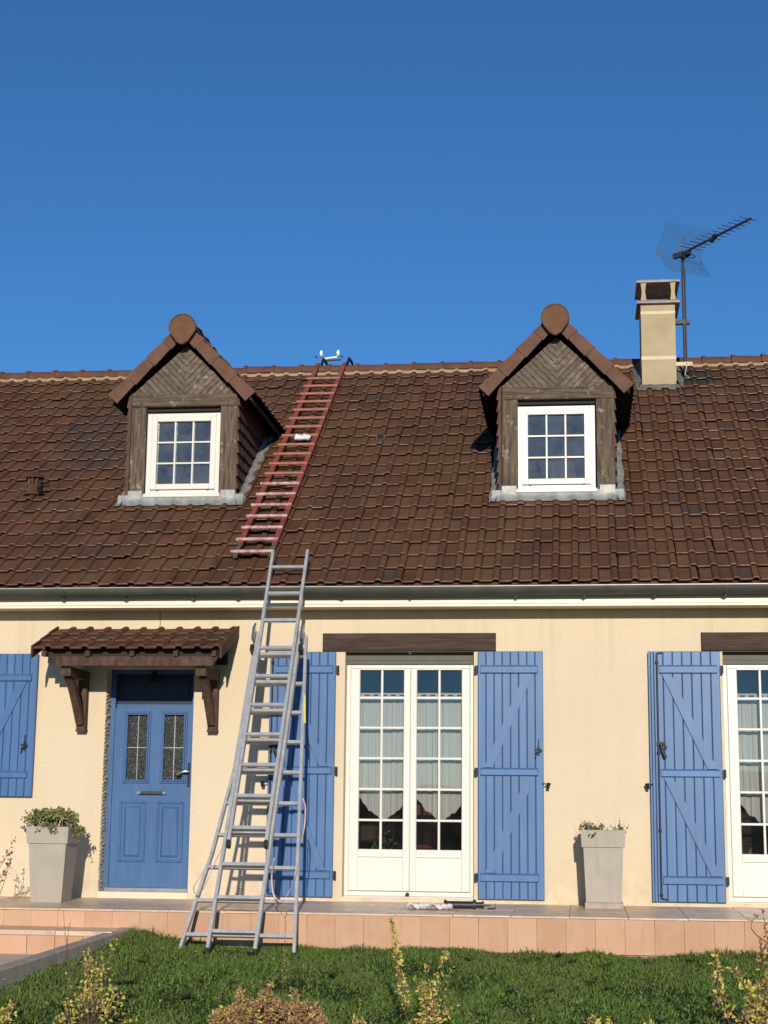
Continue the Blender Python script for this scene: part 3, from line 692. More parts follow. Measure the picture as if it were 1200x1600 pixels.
# ---- dormers
def dormer(cx, dxw, label):
    zb = 3.87; Yf = DY
    P = lambda x, y, z: (cx+x, y, zb+z)
    b = MB()                                          # carcass: cheeks and gable roof boarding
    for s in (-1, 1):
        x0 = s*.52
        b.prism([P(x0, Yf+.05, -.06), P(x0, Yf+.05, 1.12), P(x0, Yf+.05+1.22/T35, 1.12+.03)], (s*.03, 0, 0))
        lo, hi = (s*.735, 1.085), (0, 1.845)           # underside line of roof
        yl, yh = DY+(lo[1])/T35+.12, DY+(hi[1])/T35+.12
        poly = [P(lo[0], Yf-.07, lo[1]), P(hi[0], Yf-.07, hi[1]), P(hi[0], yh, hi[1]), P(lo[0], yl, lo[1])]
        b.prism(poly, (s*.0, 0, -.05))
    b.prism([P(-.545, Yf+.055, 1.10), P(.545, Yf+.055, 1.10), P(.0, Yf+.055, 1.66)], (0, .02, 0))
    b.box(P(-.40, Yf+.13, .97), P(.40, Yf+.05, 1.06))
    d = b.build('dormer', 'deck', house, label=label)
    for x0, x1 in ((-.545, -.385), (.400, .575)):
        b = MB(); b.bbox(P(x0, Yf-.005, .03), P(x1, Yf+.055, 1.010), .006); b.build('post', 'wood_old', d)
    b = MB(); b.bbox(P(-.545, Yf-.012, 1.011), P(.575, Yf+.054, 1.140), .006); b.build('beam', 'wood_beam', d)
    for x in (-.44, .48):
        b = MB(); b.tube([P(x, Yf-.018, 1.045), P(x, Yf-.006, 1.045)], .010, 8); b.build('bolt', 'iron', d)
    # chevron boards, perpendicular to the rake
    tri = [(-.54, 1.142), (.56, 1.142), (0.01, 1.665)]
    ang = math.atan2(.525, .545)
    for s in (-1, 1):
        # board direction runs from rake down to the centre line
        dirx, dirz = (math.sin(ang)*-s, -math.cos(ang)); nx_, nz_ = -dirz*1.0, dirx
        base = s*.0+.01
        side = [(base, 1.142), (s*.56, 1.142), (base, 1.665)]
        vals = [p[0]*nx_+p[1]*nz_ for p in side]; v = min(vals); W = .052
        while v < max(vals):
            poly = clip(list(side), lambda p: p[0]*nx_+p[1]*nz_-(v+.0026), None)
            if len(poly) > 2: poly = clip(poly, lambda p: (v+W-.0026)-(p[0]*nx_+p[1]*nz_), None)
            if len(poly) > 2:
                c = sum(p[0] for p in poly)/len(poly), sum(p[1] for p in poly)/len(poly)
                poly = [(c[0]+(p[0]-c[0])*.995, c[1]+(p[1]-c[1])*.995) for p in poly]
                dy = random.uniform(0, .006)
                b = MB(); b.prism([P(p[0], Yf+.010+dy, p[1]) for p in poly], (0, .03, 0)); b.build('gable_board', 'wood_board', d)
            v += W
    # verge tiles on both rakes
    for s in (-1, 1):
        e0 = Vector((s*.768, 0, 1.118)); e1 = Vector((s*.098, 0, 1.118+.67*1.035)); L = (e1-e0).length; u = (e1-e0)/L; nrm = Vector((u.z, 0, -u.x)) if s > 0 else Vector((-u.z, 0, u.x))
        dn = -nrm if nrm.z > 0 else nrm
        cuts = [0, .275, .55, .80, L]
        for k in range(4):
            p = e0+u*cuts[k]; q = e0+u*(cuts[k+1]+.004)
            b = MB()
            q = q-u*.009; A = [p-dn*.014, q+dn*.001, q+dn*.116, p+dn*.126]
            b.prism([P(a.x, Yf-.105+.004*k, a.z) for a in A], (0, .022, 0))
            Bt = [A[0], A[1], A[1]+dn*.016, A[0]+dn*.016]
            b.prism([P(a.x, Yf-.0825+.003*k, a.z) for a in Bt], (0, .13, 0))
            b.build('verge_tile', 'verge', d)
    # tiles of the little roof (edge on from below)
    geo = tile_geo(.26, TW, .014, .015); ml = []
    for s in (-1, 1):
        for row in range(4):
            zc = 1.085+.045+row*.185; xc = s*(.775-row*.185/1.035)
            yend = DY+(zc+.1)/T35-.02
            c = 0
            while Yf+.02+c*TW < yend:
                yy = Yf+.02+c*TW
                ex = Vector((0, 1, 0)) if s > 0 else Vector((0, -1, 0)); ey = Vector((-s*.695, 0, .719)).normalized(); ez = ex.cross(ey)
                o = Vector(P(xc, yy if s > 0 else yy+TW, zc-.018))
                ml.append(Matrix(((ex.x, ey.x, ez.x, o.x), (ex.y, ey.y, ez.y, o.y), (ex.z, ey.z, ez.z, o.z), (0, 0, 0, 1)))); c += 1
    join_stuff('dormer_roof_tile', geo, ['tile', 'lip'], ml, d)
    # ridge: the round end disk and half-round tiles behind it
    prof = []
    for k in range(17):
        t = R(-10)+R(200)*k/16; prof.append((.146*math.cos(t), 1.818+.150*math.sin(t)))
    prof += [(-.118, 1.745), (-.062, 1.668), (-.030, 1.645), (.0, 1.638), (.030, 1.645), (.062, 1.668), (.118, 1.745)]
    b = MB(); b.prism([P(x, Yf-.155, z) for x, z in prof], (0, .03, 0)); cap = b.build('ridge_end_cap', 'ridgedisk', d, smooth=False)
    b = MB(); lp_ = [P(x*.955, Yf-.158, 1.812+(z-1.812)*.955) for x, z in prof]; b.tube(lp_+lp_[:1], .007, 6, False); b.build('cap_rim', 'ridgedisk', cap, smooth=True)
    for k in range(8):
        ya = Yf-.125+k*.34; yb = ya+.35; b = MB(); N = 9; vs = []
        for (y, r) in ((ya, .142), (ya+.04, .142), (ya+.045, .128), (yb, .120)):
            vs += [P(r*math.cos(t), y, 1.815+r*math.sin(t)) for t in [math.pi*(-.08+1.16*j/(N-1)) for j in range(N)]]
        b.add(vs, [(i*N+j, (i+1)*N+j, (i+1)*N+j+1, i*N+j+1) for i in range(3) for j in range(N-1)])
        b.build('dormer_ridge_tile', 'ridge', d, smooth=True)
    # hung tiles on both cheeks
    for s in (-1, 1):
        H, W = .125, .19
        m = MB(); m.prism([(0, 0, 0), (.040, 0, -.008), (.050, 0, -.005), (.016, 0, H+.05), (0, 0, H+.05)], (0, W-.004, 0))
        if s < 0: m.v = [(-x, y, z) for x, y, z in m.v]; m.f = [f[::-1] for f in m.f]
        me = m.mesh('cheek_tile', 'cheek')
        for r in range(9):
            z = .02+r*H; yend = DY+(z+H)/T35
            k = 0
            while Yf+.01+k*W < yend:
                jit = random.gauss(0, 1.1)
                inst('cheek_tile', me, d, Matrix.Translation(P(s*.552, Yf+.004+k*W+(.0 if r % 2 else .0), z+random.gauss(0, .003))) @ Matrix.Rotation(R(jit), 4, 'X')); k += 1
    # window: outer frame, sash, glazing bars, nine panes
    wx0, wx1, wz0, wz1 = -.392+dxw, .388+dxw, .075, .942
    def ring(b, x0, x1, z0, z1, t, y0, y1):
        b.bbox(P(x0, y0, z0), P(x0+t, y1, z1), .004); b.bbox(P(x1-t, y0, z0), P(x1, y1, z1), .004)
        b.bbox(P(x0+t+.001, y0+.001, z1-t), P(x1-t-.001, y1, z1-.0005), .004); b.bbox(P(x0+t+.001, y0+.001, z0+.0005), P(x1-t-.001, y1, z0+t), .004)
    b = MB(); ring(b, wx0, wx1, wz0, wz1, .052, Yf+.012, Yf+.09); b.bbox(P(wx0-.012, Yf-.03, wz0-.028), P(wx1+.012, Yf+.085, wz0+.012), .006)
    fr = b.build('window_frame', 'pvc', d)
    b = MB(); ring(b, wx0+.050, wx1-.050, wz0+.060, wz1-.030, .058, Yf+.004, Yf+.07); b.build('sash', 'pvc', d)
    gx0, gx1, gz0, gz1 = wx0+.106, wx1-.106, wz0+.116, wz1-.086
    gw, gh = (gx1-gx0)/3, (gz1-gz0)/3
    for k in (1, 2):
        b = MB(); b.bbox(P(gx0+gw*k-.009, Yf+.018, gz0), P(gx0+gw*k+.009, Yf+.04, gz1), .003); b.build('glazing_bar', 'pvc', d)
        b = MB(); b.bbox(P(gx0, Yf+.0195, gz0+gh*k-.009), P(gx1, Yf+.04, gz0+gh*k+.009), .003); b.build('glazing_bar', 'pvc', d)
    for i in range(3):
        for j in range(3):
            b = MB(); b.add([P(gx0+gw*i, Yf+.042, gz0+gh*j), P(gx0+gw*(i+1), Yf+.042, gz0+gh*j), P(gx0+gw*(i+1), Yf+.042, gz0+gh*(j+1)), P(gx0+gw*i, Yf+.042, gz0+gh*(j+1))], [(0, 1, 2, 3)]); b.build('pane', 'dglass', d)
    for x in (.13, .66):
        b = MB(); b.box(P(wx0+x-.012, Yf+.001, wz0+.048), P(wx0+x+.012, Yf+.006, wz0+.053)); b.build('drain_slot', 'iron', d)
    # zinc apron over the tile rolls
    b = MB(); vs = []; X = np.linspace(-.650, .665, 90)
    for x in X:
        ph = ((cx+x-X0T) % TW)/TW; h = .017*max(0, math.sin((ph-.60)/.40*math.pi)) if ph > .60 else 0
        j = .006*math.sin(x*17)
        vs += [P(x, Yf-.012, .075), P(x, Yf-.022, .020+h*.5), P(x, Yf-.038+j*.5, zr(Yf-.038)-zb+.018+h), P(x, Yf-.060+j, zr(Yf-.060)-zb+.014+h)]
    b.add(vs, [(i*4+j, i*4+j+1, (i+1)*4+j+1, (i+1)*4+j)[::-1] for i in range(89) for j in range(3)]); b.build('apron_flashing', 'zinc', d, smooth=True)
    for x0, x1 in ((-.550, -.400), (.425, .580)):
        b = MB(); b.bbox(P(x0, Yf-.020, .020), P(x1, Yf-.004, .120), .003); b.build('post_flashing', 'zinc', d)
    for s in (-1, 1):
        b = MB(); vs = []
        for y in np.linspace(Yf-.09, 2.5, 22):
            j = .007*math.sin(y*13+cx)+.004*math.sin(y*41); vs += [P(s*.595, y, zr(y)-zb+.06), P(s*.615, y, zr(y)-zb+.030), P(s*(.655+j), y, zr(y)-zb+.032), P(s*(.675+j), y, zr(y)-zb+.014)]
        b.add(vs, [(i*4+j, i*4+j+1, (i+1)*4+j+1, (i+1)*4+j)[::s] for i in range(21) for j in range(3)]); b.build('side_flashing', 'zinc', d, smooth=True)
    return d
dormer(DC[0], .018, 'left dormer, above the door, with its tiled right cheek in view')
dormer(DC[1], -.002, 'right dormer, next to the chimney, with bleached gable boards')

# ---- windows on the ground floor
def ringb(b, x0, x1, z0, z1, tx, tz0, tz1, y0, y1, c=.005):
    b.bbox((x0, y0, z0), (x0+tx, y1, z1), c); b.bbox((x1-tx, y0, z0), (x1, y1, z1), c)
    b.bbox((x0+tx+.0005, y0+.0012, z1-tz1), (x1-tx-.0005, y1, z1-.0008), c); b.bbox((x0+tx+.0005, y0+.0012, z0+.0008), (x1-tx-.0005, y1, z0+tz0), c)
def french(dx, label):
    X = lambda x: x+dx
    b = MB(); ringb(b, X(FWL+.002), X(FWR-.002), .012, 2.112, .040, .042, .036, .10, .17)
    b.box((X(FWL+.002), .085, 0.0), (X(FWR-.002), .17, .0115))
    fw = b.build('french_window', 'pvc', house, label=label)
    b = MB(); b.bbox((X(FWL+.001), .090, 2.114), (X(FWR-.001), .20, 2.224), .004); b.box((X(FWL+.001), .082, 2.114), (X(FWR-.001), .089, 2.128)); b.box((X(FWL+.001), .084, 2.150), (X(FWR-.001), .089, 2.195)); b.build('shutter_box', 'boxgrey', fw)
    b = MB(); b.tube([(X(-1.552), .060, 2.218), (X(-1.552), .085, 2.218)], .014, 10); b.build('knob', 'steel', fw)
    b = MB(); b.tube([(X(-1.563), .072, .030), (X(-1.563), .098, .030)], .018, 10); b.build('stopper', 'wood_lintel', fw)
    for (l0, l1, g0, g1) in ((-2.107, -1.549, -2.020, -1.610), (-1.547, -.998, -1.488, -1.073)):
        b = MB()
        b.bbox((X(l0), .085, .058), (X(g0), .14, 2.074), .006); b.bbox((X(g1), .085, .058), (X(l1), .14, 2.074), .006)
        b.bbox((X(g0+.0005), .0862, .358), (X(g1-.0005), .14, .428), .004); b.bbox((X(g0+.0005), .0862, .0588), (X(g1-.0005), .14, .112), .004)
        b.box((X(g0+.0005), .087, 2.062), (X(g1-.0005), .14, 2.0735))
        lf = b.build('leaf', 'pvc', fw)
        b = MB(); b.bbox((X(g0+.006), .098, .118), (X(g1-.006), .13, .352), .012); b.box((X(g0-.0), .1, .1125), (X(g1), .135, .3575)); b.build('panel', 'pvc', fw)
        zz = [.428, .689, .969, 1.249, 1.528, 1.804, 2.062]; xm = (g0+g1)/2
        b = MB(); b.bbox((X(xm-.0105), .096, .428), (X(xm+.0105), .125, 2.062), .004); b.build('glazing_bar', 'pvc', fw)
        for z in zz[1:-1]:
            b = MB(); b.bbox((X(g0), .0975, z-.0105), (X(g1), .125, z+.0105), .004); b.build('glazing_bar', 'pvc', fw)
        for k in range(6):
            for (a, c) in ((g0, xm), (xm, g1)):
                b = MB(); b.add([(X(a), .1262, zz[k]), (X(c), .1262, zz[k]), (X(c), .1262, zz[k+1]), (X(a), .1262, zz[k+1])], [(0, 1, 2, 3)]); b.build('pane', 'glass', fw)
        # curtain
        yc = .205; vs = []; nxs, nzs = 60, 30
        c0, c1 = g0-.03, g1+.03; ztop = 1.856
        for i in range(nxs+1):
            u = i/nxs; x = c0+(c1-c0)*u
            um = abs(u-.53)*2
            zbot = .690+.225*min(1, max(0, um-.10))**1.15+.01*math.sin(u*21)
            for j in range(nzs+1):
                v = j/nzs; z = ztop+(zbot-ztop)*v
                a = (.006+.006*v)*(.55+.45*math.sin(u*7+g0*5+dx)); uw = u+.035*math.sin(u*8.3+g0*4+dx)+.012*v*math.sin(g0*9+u*4)
                y = yc+a*math.sin(uw*44+dx+.9*math.sin(v*2.2+g0))+.005*math.sin(u*97+v)+.012*(1-abs(2*v-1))*math.sin(u*5+g0*3)
                if v < .035: y = yc-.01
                vs.append((X(x), y, z+.006*math.sin(uw*44)*v))
        b = MB(); b.add(vs, [(i*(nzs+1)+j, (i+1)*(nzs+1)+j, (i+1)*(nzs+1)+j+1, i*(nzs+1)+j+1)[::-1] for i in range(nxs) for j in range(nzs)])
        yield b, g0, g1, lf
def curtain_obj(b, label, g0, g1, dx):
    o = b.build('curtain', 'curtain', smooth=True); tag(o, label, 'curtain', 'sheer curtains behind the french windows')
    for k in range(5):
        e = MB(); x = g0+dx+.02+(g1-g0)*(k+.15)/5; e.box((x, .186, 1.828), (x+.045, .1885, 1.840)); e.build('header_slot', 'soil', o)
    r = MB(); r.tube([(g0+dx-.03, .197, 1.80), (g1+dx+.03, .197, 1.80)], .006, 8); r.build('curtain_rod', 'pvc', o)
labs = {0: ['white sheer curtain behind the left leaf of the wide central french window', 'white sheer curtain behind the right leaf of the wide central french window'],
        FWO: ['white sheer curtain in the french window cut by the right picture edge, left leaf', 'white sheer curtain in the right leaf of the french window at the picture edge']}
for dx, lab in ((0, 'central white french window between the two open blue shutters'), (FWO, 'white french window at the right picture edge')):
    for k, (b, g0, g1, lf) in enumerate(french(dx, lab)): curtain_obj(b, labs[dx][k], g0, g1, dx)
# left window (just outside the picture)
b = MB(); ringb(b, -6.895, -5.715, .875, 2.12, .05, .05, .05, .10, .17); wf = b.build('side_window', 'pvc', house)
b = MB(); b.box((-6.845, .13, .925), (-5.765, .135, 2.07)); b.build('pane', 'glass', wf)
b = MB(); b.bbox((-6.33, .095, .925), (-6.28, .129, 2.07)); b.build('glazing_bar', 'pvc', wf)
b = MB(); b.bbox((-6.895, .09, 2.121), (-5.715, .2, 2.219)); b.build('shutter_box', 'wood_lintel', wf)
# lintels
for x0, x1, l in ((-2.362, -.752, 'dark brown wooden lintel over the central french window'), (1.104, 2.72, 'weathered brown wooden lintel over the right french window')):
    b = MB(); b.bbox((x0, -.028, 2.226), (x1, -.002, 2.392), .007); b.build('lintel', 'wood_lintel', house, label=l)
b = MB(); b.bbox((-7.1, -.028, 2.226), (-5.62, -.002, 2.392), .007); b.build('lintel', 'wood_lintel', house)

# ---- shutters
def shutter(x0, x1, z0, z1, hinge, label, ledges, diag, nb=8, rod=False, lock=None, hold=None, strip=False):
    yb, yf = -.022, -.050
    b = MB(); b.box((x0+.004, yb-.010, z0+.004), (x1-.004, yb, z1-.004)); sh = b.build('shutter', 'bluedark', house, label=label)
    s = 1 if hinge == 'R' else -1
    bx0, bx1 = x0, x1
    if strip:
        for a, c in ((x0, x0+.018), (x0+.022, x0+.044)):
            b = MB(); b.bbox((a, yf-.004, z0), (c, yb-.011, z1), .003); b.build('edge_strip', 'blue', sh)
        bx0 = x0+.047
    W = (bx1-bx0)/nb
    for k in range(nb):
        b = MB(); b.bbox((bx0+k*W+.0015, yf+random.uniform(-.0006, .0006), z0), (bx0+(k+1)*W-.0015, yb-.011, z1), .006); b.build('board', 'blue', sh)
    lx0, lx1 = (bx0+.045, bx1-.025) if hinge == 'R' else (bx0+.022, bx1-.050)
    for (za, zb_) in ledges:
        b = MB(); y2 = yf-.022
        b.add([(lx0, yf-.001, za), (lx1, yf-.001, za), (lx1, yf-.001, zb_), (lx0, yf-.001, zb_), (lx0+.004, y2, za+.010), (lx1-.004, y2, za+.010), (lx1-.004, y2, zb_-.016), (lx0+.004, y2, zb_-.016)],
              [(0, 1, 5, 4), (1, 2, 6, 5), (2, 3, 7, 6), (3, 0, 4, 7), (4, 5, 6, 7), (3, 2, 1, 0)]); b.build('ledge', 'blue', sh)
    for (xt, zt_, xb, zb_, wd) in diag:
        b = MB(); q = [(xt-wd/2, zt_), (xt+wd/2, zt_), (xb+wd/2, zb_), (xb-wd/2, zb_)]
        b.prism([(x, yf-.001, z) for x, z in q], (0, -.018, 0)); b.build('brace', 'blue', sh)
    for (za, zb_) in ledges:
        zc = (za+zb_)/2; xe = x1 if hinge == 'R' else x0
        b = MB(); b.box((xe+s*.002, yf+.002, zc-.036), (xe+s*.028, yf+.016, zc+.036)); b.tube([(xe+s*.022, yf-.002, zc-.038), (xe+s*.022, yf-.002, zc+.03)], .008, 8)
        b.build('hinge', 'iron', sh)
    if rod:
        xr = bx0+.030 if hinge == 'R' else bx1-.03
        b = MB(); b.tube([(xr, yf-.020, z0+.03), (xr, yf-.020, z1-.02)], .0075, 8)
        b.tube([(xr, yf-.020, z1-.02), (xr+.05, yf-.014, z1-.014)], .006, 6); b.tube([(xr, yf-.02, z0+.03), (xr+.05, yf-.014, z0+.02)], .006, 6)
        for z in (z0+.06, z0+.62, z1-.10, z0+1.30): b.tube([(xr, yf-.020, z-.012), (xr, yf-.020, z+.012)], .014, 8)
        b.build('bolt_rod', 'iron', sh)
        b = MB(); b.box((xr-.012, yf-.030, 1.375), (xr+.065, yf-.008, 1.405)); b.tube([(xr+.02, yf-.03, 1.39), (xr+.035, yf-.045, 1.31), (xr+.06, yf-.05, 1.265)], [.014, .010, .016], 8); b.tube([(xr+.02, yf-.032, 1.33), (xr+.075, yf-.03, 1.36)], .007, 6)
        b.build('bolt_handle', 'iron', sh)
    if lock:
        lx, lz = lock
        b = MB(); b.box((lx-.010, yf-.016, lz-.035), (lx+.010, yf-.002, lz+.045)); b.tube([(lx-.030, yf-.02, lz-.02), (lx+.03, yf-.02, lz+.005)], .007, 6); b.tube([(lx, yf-.018, lz+.02), (lx+.004, yf-.018, lz+.11)], .004, 6)
        b.box((lx-.035, yf-.018, lz+.01), (lx+.03, yf-.010, lz+.022)); b.tube([(lx-.02, yf-.02, lz-.03), (lx-.028, yf-.02, lz-.06)], .006, 6)
        b.build('latch', 'iron', sh)
    if hold:
        hx, hz, hs_ = hold
        b = MB(); b.tube([(hx-hs_*.05, yf-.03, hz+.008), (hx-hs_*.01, yf-.03, hz), (hx+hs_*.02, -.001, hz)], .006, 6); b.tube([(hx, yf-.035, hz-.03), (hx+hs_*.008, yf-.033, hz+.012)], [.008, .020], 8); b.box((hx-.012, yf-.025, hz-.04), (hx+.014, yf-.005, hz-.01))
        b.build('holdback', 'iron', sh)
LG = [(.158, .236), (1.092, 1.166), (2.014, 2.093)]
shutter(-.917, -.322, .006, 2.220, 'L', 'blue board shutter right of the central french window', LG,
        [(-.450, 2.013, -.820, 1.168, .080), (-.438, 1.091, -.812, .238, .080)], lock=(-.368, 1.315), hold=(-.285, 1.022, 1))
shutter(-2.849, -2.228, .001, 2.218, 'R', 'blue board shutter behind the ladder', LG,
        [(-2.700, 2.013, -2.330, 1.168, .080), (-2.700, 1.091, -2.330, .238, .080)], rod=True, hold=(-2.885, 1.015, -1))
shutter(.624, 1.262, .010, 2.218, 'R', 'blue board shutter beside the right planter, with a black bolt rod', LG,
        [(.782, 2.013, 1.170, 1.168, .082), (.782, 1.091, 1.180, .238, .082)], rod=True, strip=True, hold=(.600, 1.025, -1), nb=7)
shutter(-5.690, -5.081, .867, 2.203, 'L', 'short blue shutter at the left picture edge', [(1.033, 1.103), (1.938, 2.009)],
        [(-5.215, 1.937, -5.610, 1.104, .080)], lock=(-5.170, 1.33))

# ---- front door
DXA, DXB = -4.42, -3.575
b = MB(); b.box((DXA+.002, .16, .02), (DXA+.046, .24, 2.068)); b.box((DXB-.050, .16, .02), (DXB-.002, .24, 2.068)); b.box((DXA+.047, .161, 2.03), (DXB-.051, .24, 2.068)); b.box((DXA+.047, .225, 1.704), (DXB-.051, .262, 1.745))
door = b.build('front_door', 'bluedoor', house, label='blue panelled front door under the tiled canopy')
b = MB(); b.box((DXA+.047, .240, 1.7455), (DXB-.051, .262, 2.029)); b.box((DXA+.11, .230, 1.79), (DXB-.11, .2395, 1.99)); b.build('transom_panel', 'bluedark', door)  # the canopy's shade is put into this panel's dark blue
LX0, LX1, LZ0, LZ1 = -4.372, -3.628, .050, 1.703
def door_leaf():
    b = MB(); y0 = .170
    rects = [(-4.243, -4.052, 1.036, 1.644), (-3.888, -3.698, 1.036, 1.644)]
    xs = sorted({LX0, LX1, *[r[0] for r in rects], *[r[1] for r in rects]}); zs = sorted({LZ0, LZ1, 1.036, 1.644})
    for i in range(len(xs)-1):
        for j in range(len(zs)-1):
            cx, cz = (xs[i]+xs[i+1])/2, (zs[j]+zs[j+1])/2
            if any(r[0] < cx < r[1] and r[2] < cz < r[3] for r in rects): continue
            b.add([(xs[i], y0, zs[j]), (xs[i+1], y0, zs[j]), (xs[i+1], y0, zs[j+1]), (xs[i], y0, zs[j+1])], [(0, 1, 2, 3)])
    for r in rects:
        n0 = [(r[0], y0, r[2]), (r[1], y0, r[2]), (r[1], y0, r[3]), (r[0], y0, r[3])]; b.add(n0+[(p[0], y0+.05, p[2]) for p in n0], [(i, i+4, (i+1) % 4+4, (i+1) % 4)[::-1] for i in range(4)])
    b.box((LX0, y0+.052, LZ0), (LX1, y0+.06, LZ1))
    o = b.build('door_leaf', 'bluedoor', door)
    for r in rects:      # glazing mouldings
        for (g, d) in ((.032, .014), (.014, .022)):
            m = MB(); x0, x1, z0, z1 = r[0]-g, r[1]+g, r[2]-g, r[3]+g
            ringb(m, x0, x1, z0, z1, g+.002-(.016 if g > .02 else 0), g+.002-(.016 if g > .02 else 0), g+.002-(.016 if g > .02 else 0), y0-d, y0-.0005, .004); m.build('moulding', 'bluedoor', door)
        m = MB(); m.box((r[0], y0+.02, r[2]), (r[1], y0+.026, r[3])); m.build('door_pane', 'hglass', door)
        m = MB(); xc = (r[0]+r[1])/2; m.box((xc-.004, y0+.015, r[2]), (xc+.004, y0+.0195, r[3])); m.box((r[0], y0+.0155, 1.333), (r[1], y0+.0195, 1.341)); m.build('lead_strip', 'steel', door)
    for r in ((-4.290, -4.036, .280, .838), (-3.933, -3.677, .280, .838)):
        m = MB(); ringb(m, r[0], r[1], r[2], r[3], .022, .022, .022, y0-.012, y0-.0005, .006); m.build('moulding', 'bluedoor', door)
        m = MB(); x0, x1, z0, z1 = r[0]+.045, r[1]-.045, r[2]+.045, r[3]-.045; c = .022
        m.add([(x0, y0-.001, z0), (x1, y0-.001, z0), (x1, y0-.001, z1), (x0, y0-.001, z1), (x0+c, y0-.014, z0+c), (x1-c, y0-.014, z0+c), (x1-c, y0-.014, z1-c), (x0+c, y0-.014, z1-c)], [(0, 1, 5, 4), (1, 2, 6, 5), (2, 3, 7, 6), (3, 0, 4, 7), (4, 5, 6, 7)]); m.build('raised_panel', 'bluedoor', door)
door_leaf()
b = MB(); b.box((-4.100, .158, .898), (-3.868, .169, .930)); b.tube([(-4.09, .148, .914), (-3.88, .148, .914)], .014, 10); lp = b.build('letter_plate', 'darksteel', door, smooth=True)
for x in (-4.112, -3.866):
    b = MB(); b.tube([(x, .135, .914), (x, .169, .914)], .013, 10); b.build('screw_knob', 'steel', lp)
b = MB(); b.box((-3.652, .156, .975), (-3.625, .169, 1.195)); b.build('handle_plate', 'iron', door)
b = MB(); b.tube([(-3.638, .165, 1.115), (-3.638, .105, 1.115), (-3.66, .10, 1.117), (-3.70, .10, 1.108), (-3.742, .105, 1.085)], [.012, .012, .013, .011, .010], 8); b.build('door_handle', 'steel', door, smooth=True)
b = MB(); b.box((DXA+.03, .10, .018), (DXB-.03, .25, .048)); b.build('door_sill', 'steel', door)
b = MB(); b.box((DXA+.001, -.012, -.10), (DXB-.001, .26, .017)); b.build('threshold', 'soffit', door)
b = MB()   # rough rendered edge of the left reveal
for k in range(60):
    z = .02+k*.034; b.tube([(DXA-.004+random.uniform(-.004, .004), .003+random.uniform(0, .01), z), (DXA+.0+random.uniform(-.003, .006), .02+random.uniform(0, .1), z+.02)], [.012, .009], 5)
b.build('rough_reveal', 'stucco', door, kind='stuff')

b = MB(); b.tube([(-3.925, -.004, 2.60), (-3.928, -.0045, 2.55), (-3.920, -.0045, 2.50), (-3.926, -.0045, 2.45)], .003, 4); b.build('wall_crack', 'wood_lintel', house)
# ---- canopy over the door
b = MB(); zf, zw, CD = 2.182, 2.440, .70
b.prism([(-4.88, -CD+.10, zf+.10*(zw-zf)/CD-.014), (-3.22, -CD+.10, zf+.10*(zw-zf)/CD-.014), (-3.22, -.002, zw-.014), (-4.88, -.002, zw-.014)], (0, 0, -.010))
can = b.build('door_canopy', 'wood_canopy', house, label='small tiled canopy on wooden brackets above the front door')
ca = math.atan2(zw-zf, CD); CB = Matrix.Rotation(ca, 4, 'X'); clen = math.hypot(CD+.02, zw-zf)
ctm = tile_geo(clen/3+.045, .1745, .022, .014).mesh('canopy_tile', ['tile2', 'lip'], smooth=True)
for r in range(3):
    for c in range(10):
        s = r*clen/3-.02
        y = -CD+s*math.cos(ca); z = zf+s*math.sin(ca)-.002
        inst('canopy_tile', ctm, can, Matrix.Translation((-4.905+c*.1725+random.gauss(0, .0015), y+random.gauss(0, .003), z+random.gauss(0, .001))) @ CB @ Matrix.Rotation(R(random.gauss(0, .5)), 4, 'Z'))
for s, x in ((-1, -4.908), (1, -3.178)):
    for r in range(3):
        y0 = -CD-.02+r*.24; y1 = y0+.238; za = zf-.008+r*.24*math.tan(ca); zc = za+.238*math.tan(ca); dz = .006*(2-r)
        b = MB(); b.prism([(x, y0, za-.080), (x, y1, zc-.080), (x, y1, zc+.028), (x, y0, za+.034)], (s*.016+s*.002*r, 0, 0)); b.build('verge_tile', 'tile2', can)
b = MB(); b.prism([(-4.730, -.66, 2.116), (-3.205, -.66, 2.116), (-3.255, -.66, 2.033), (-4.685, -.66, 2.033)], (0, .045, 0)); b.build('canopy_beam', 'wood_canopy', can)
b = MB(); b.box((-4.80, -.600, 2.06), (-3.26, -.585, zf+.10*(zw-zf)/CD-.026)); b.box((-4.80, -.045, 2.10), (-3.26, -.002, zw-.03)); b.build('sun_block_board', 'deck', can)  # boards added to block the sun and darken the gap under the tiles
for x in (-4.815, -4.405, -3.995, -3.592, -3.24):
    b = MB(); b.prism([(x-.020, -.685, zf-.020), (x-.020, -.685, 2.118), (x-.020, -.60, 2.118), (x-.020, -.0025, zw-.11), (x-.020, -.0025, zw-.032)], (.04, 0, 0)); b.build('rafter', 'wood_canopy', can)
for x in (-4.628, -3.375):
    b = MB(); b.box((x-.042, -.085, 1.475), (x+.042, -.002, 2.03)); b.box((x-.046, -.089, 1.470), (x+.046, -.0022, 1.492)); br = b.build('bracket_post', 'wood_canopy', can)
    b = MB(); b.box((x-.045, -.60, 1.947), (x+.045, -.086, 2.032)); b.build('bracket_arm', 'wood_canopy', can)
    b = MB(); pts = []
    for k in range(9):
        t = k/8; y = -.50+.40*t**.8; z = 1.950-.40*t; pts.append((y, z, .040+.0*t))
    lo = [(x-.034, y-.028, z-.018) for y, z, _ in pts]; hi = [(x-.034, y+.035, z+.015) for y, z, _ in pts]
    for k in range(8): b.prism([lo[k], hi[k], hi[k+1], lo[k+1]], (.068, 0, 0))
    b.build('bracket_strut', 'wood_canopy', can)
b = MB(); b.tube([(-4.0, .15, 2.045), (-4.0, .12, 2.0), (-4.0, .08, 1.985)], .02, 8); b.tube([(-4.0, .08, 2.0), (-4.0, .08, 1.95)], [.03, .05], 10); b.build('porch_light', 'iron', can)

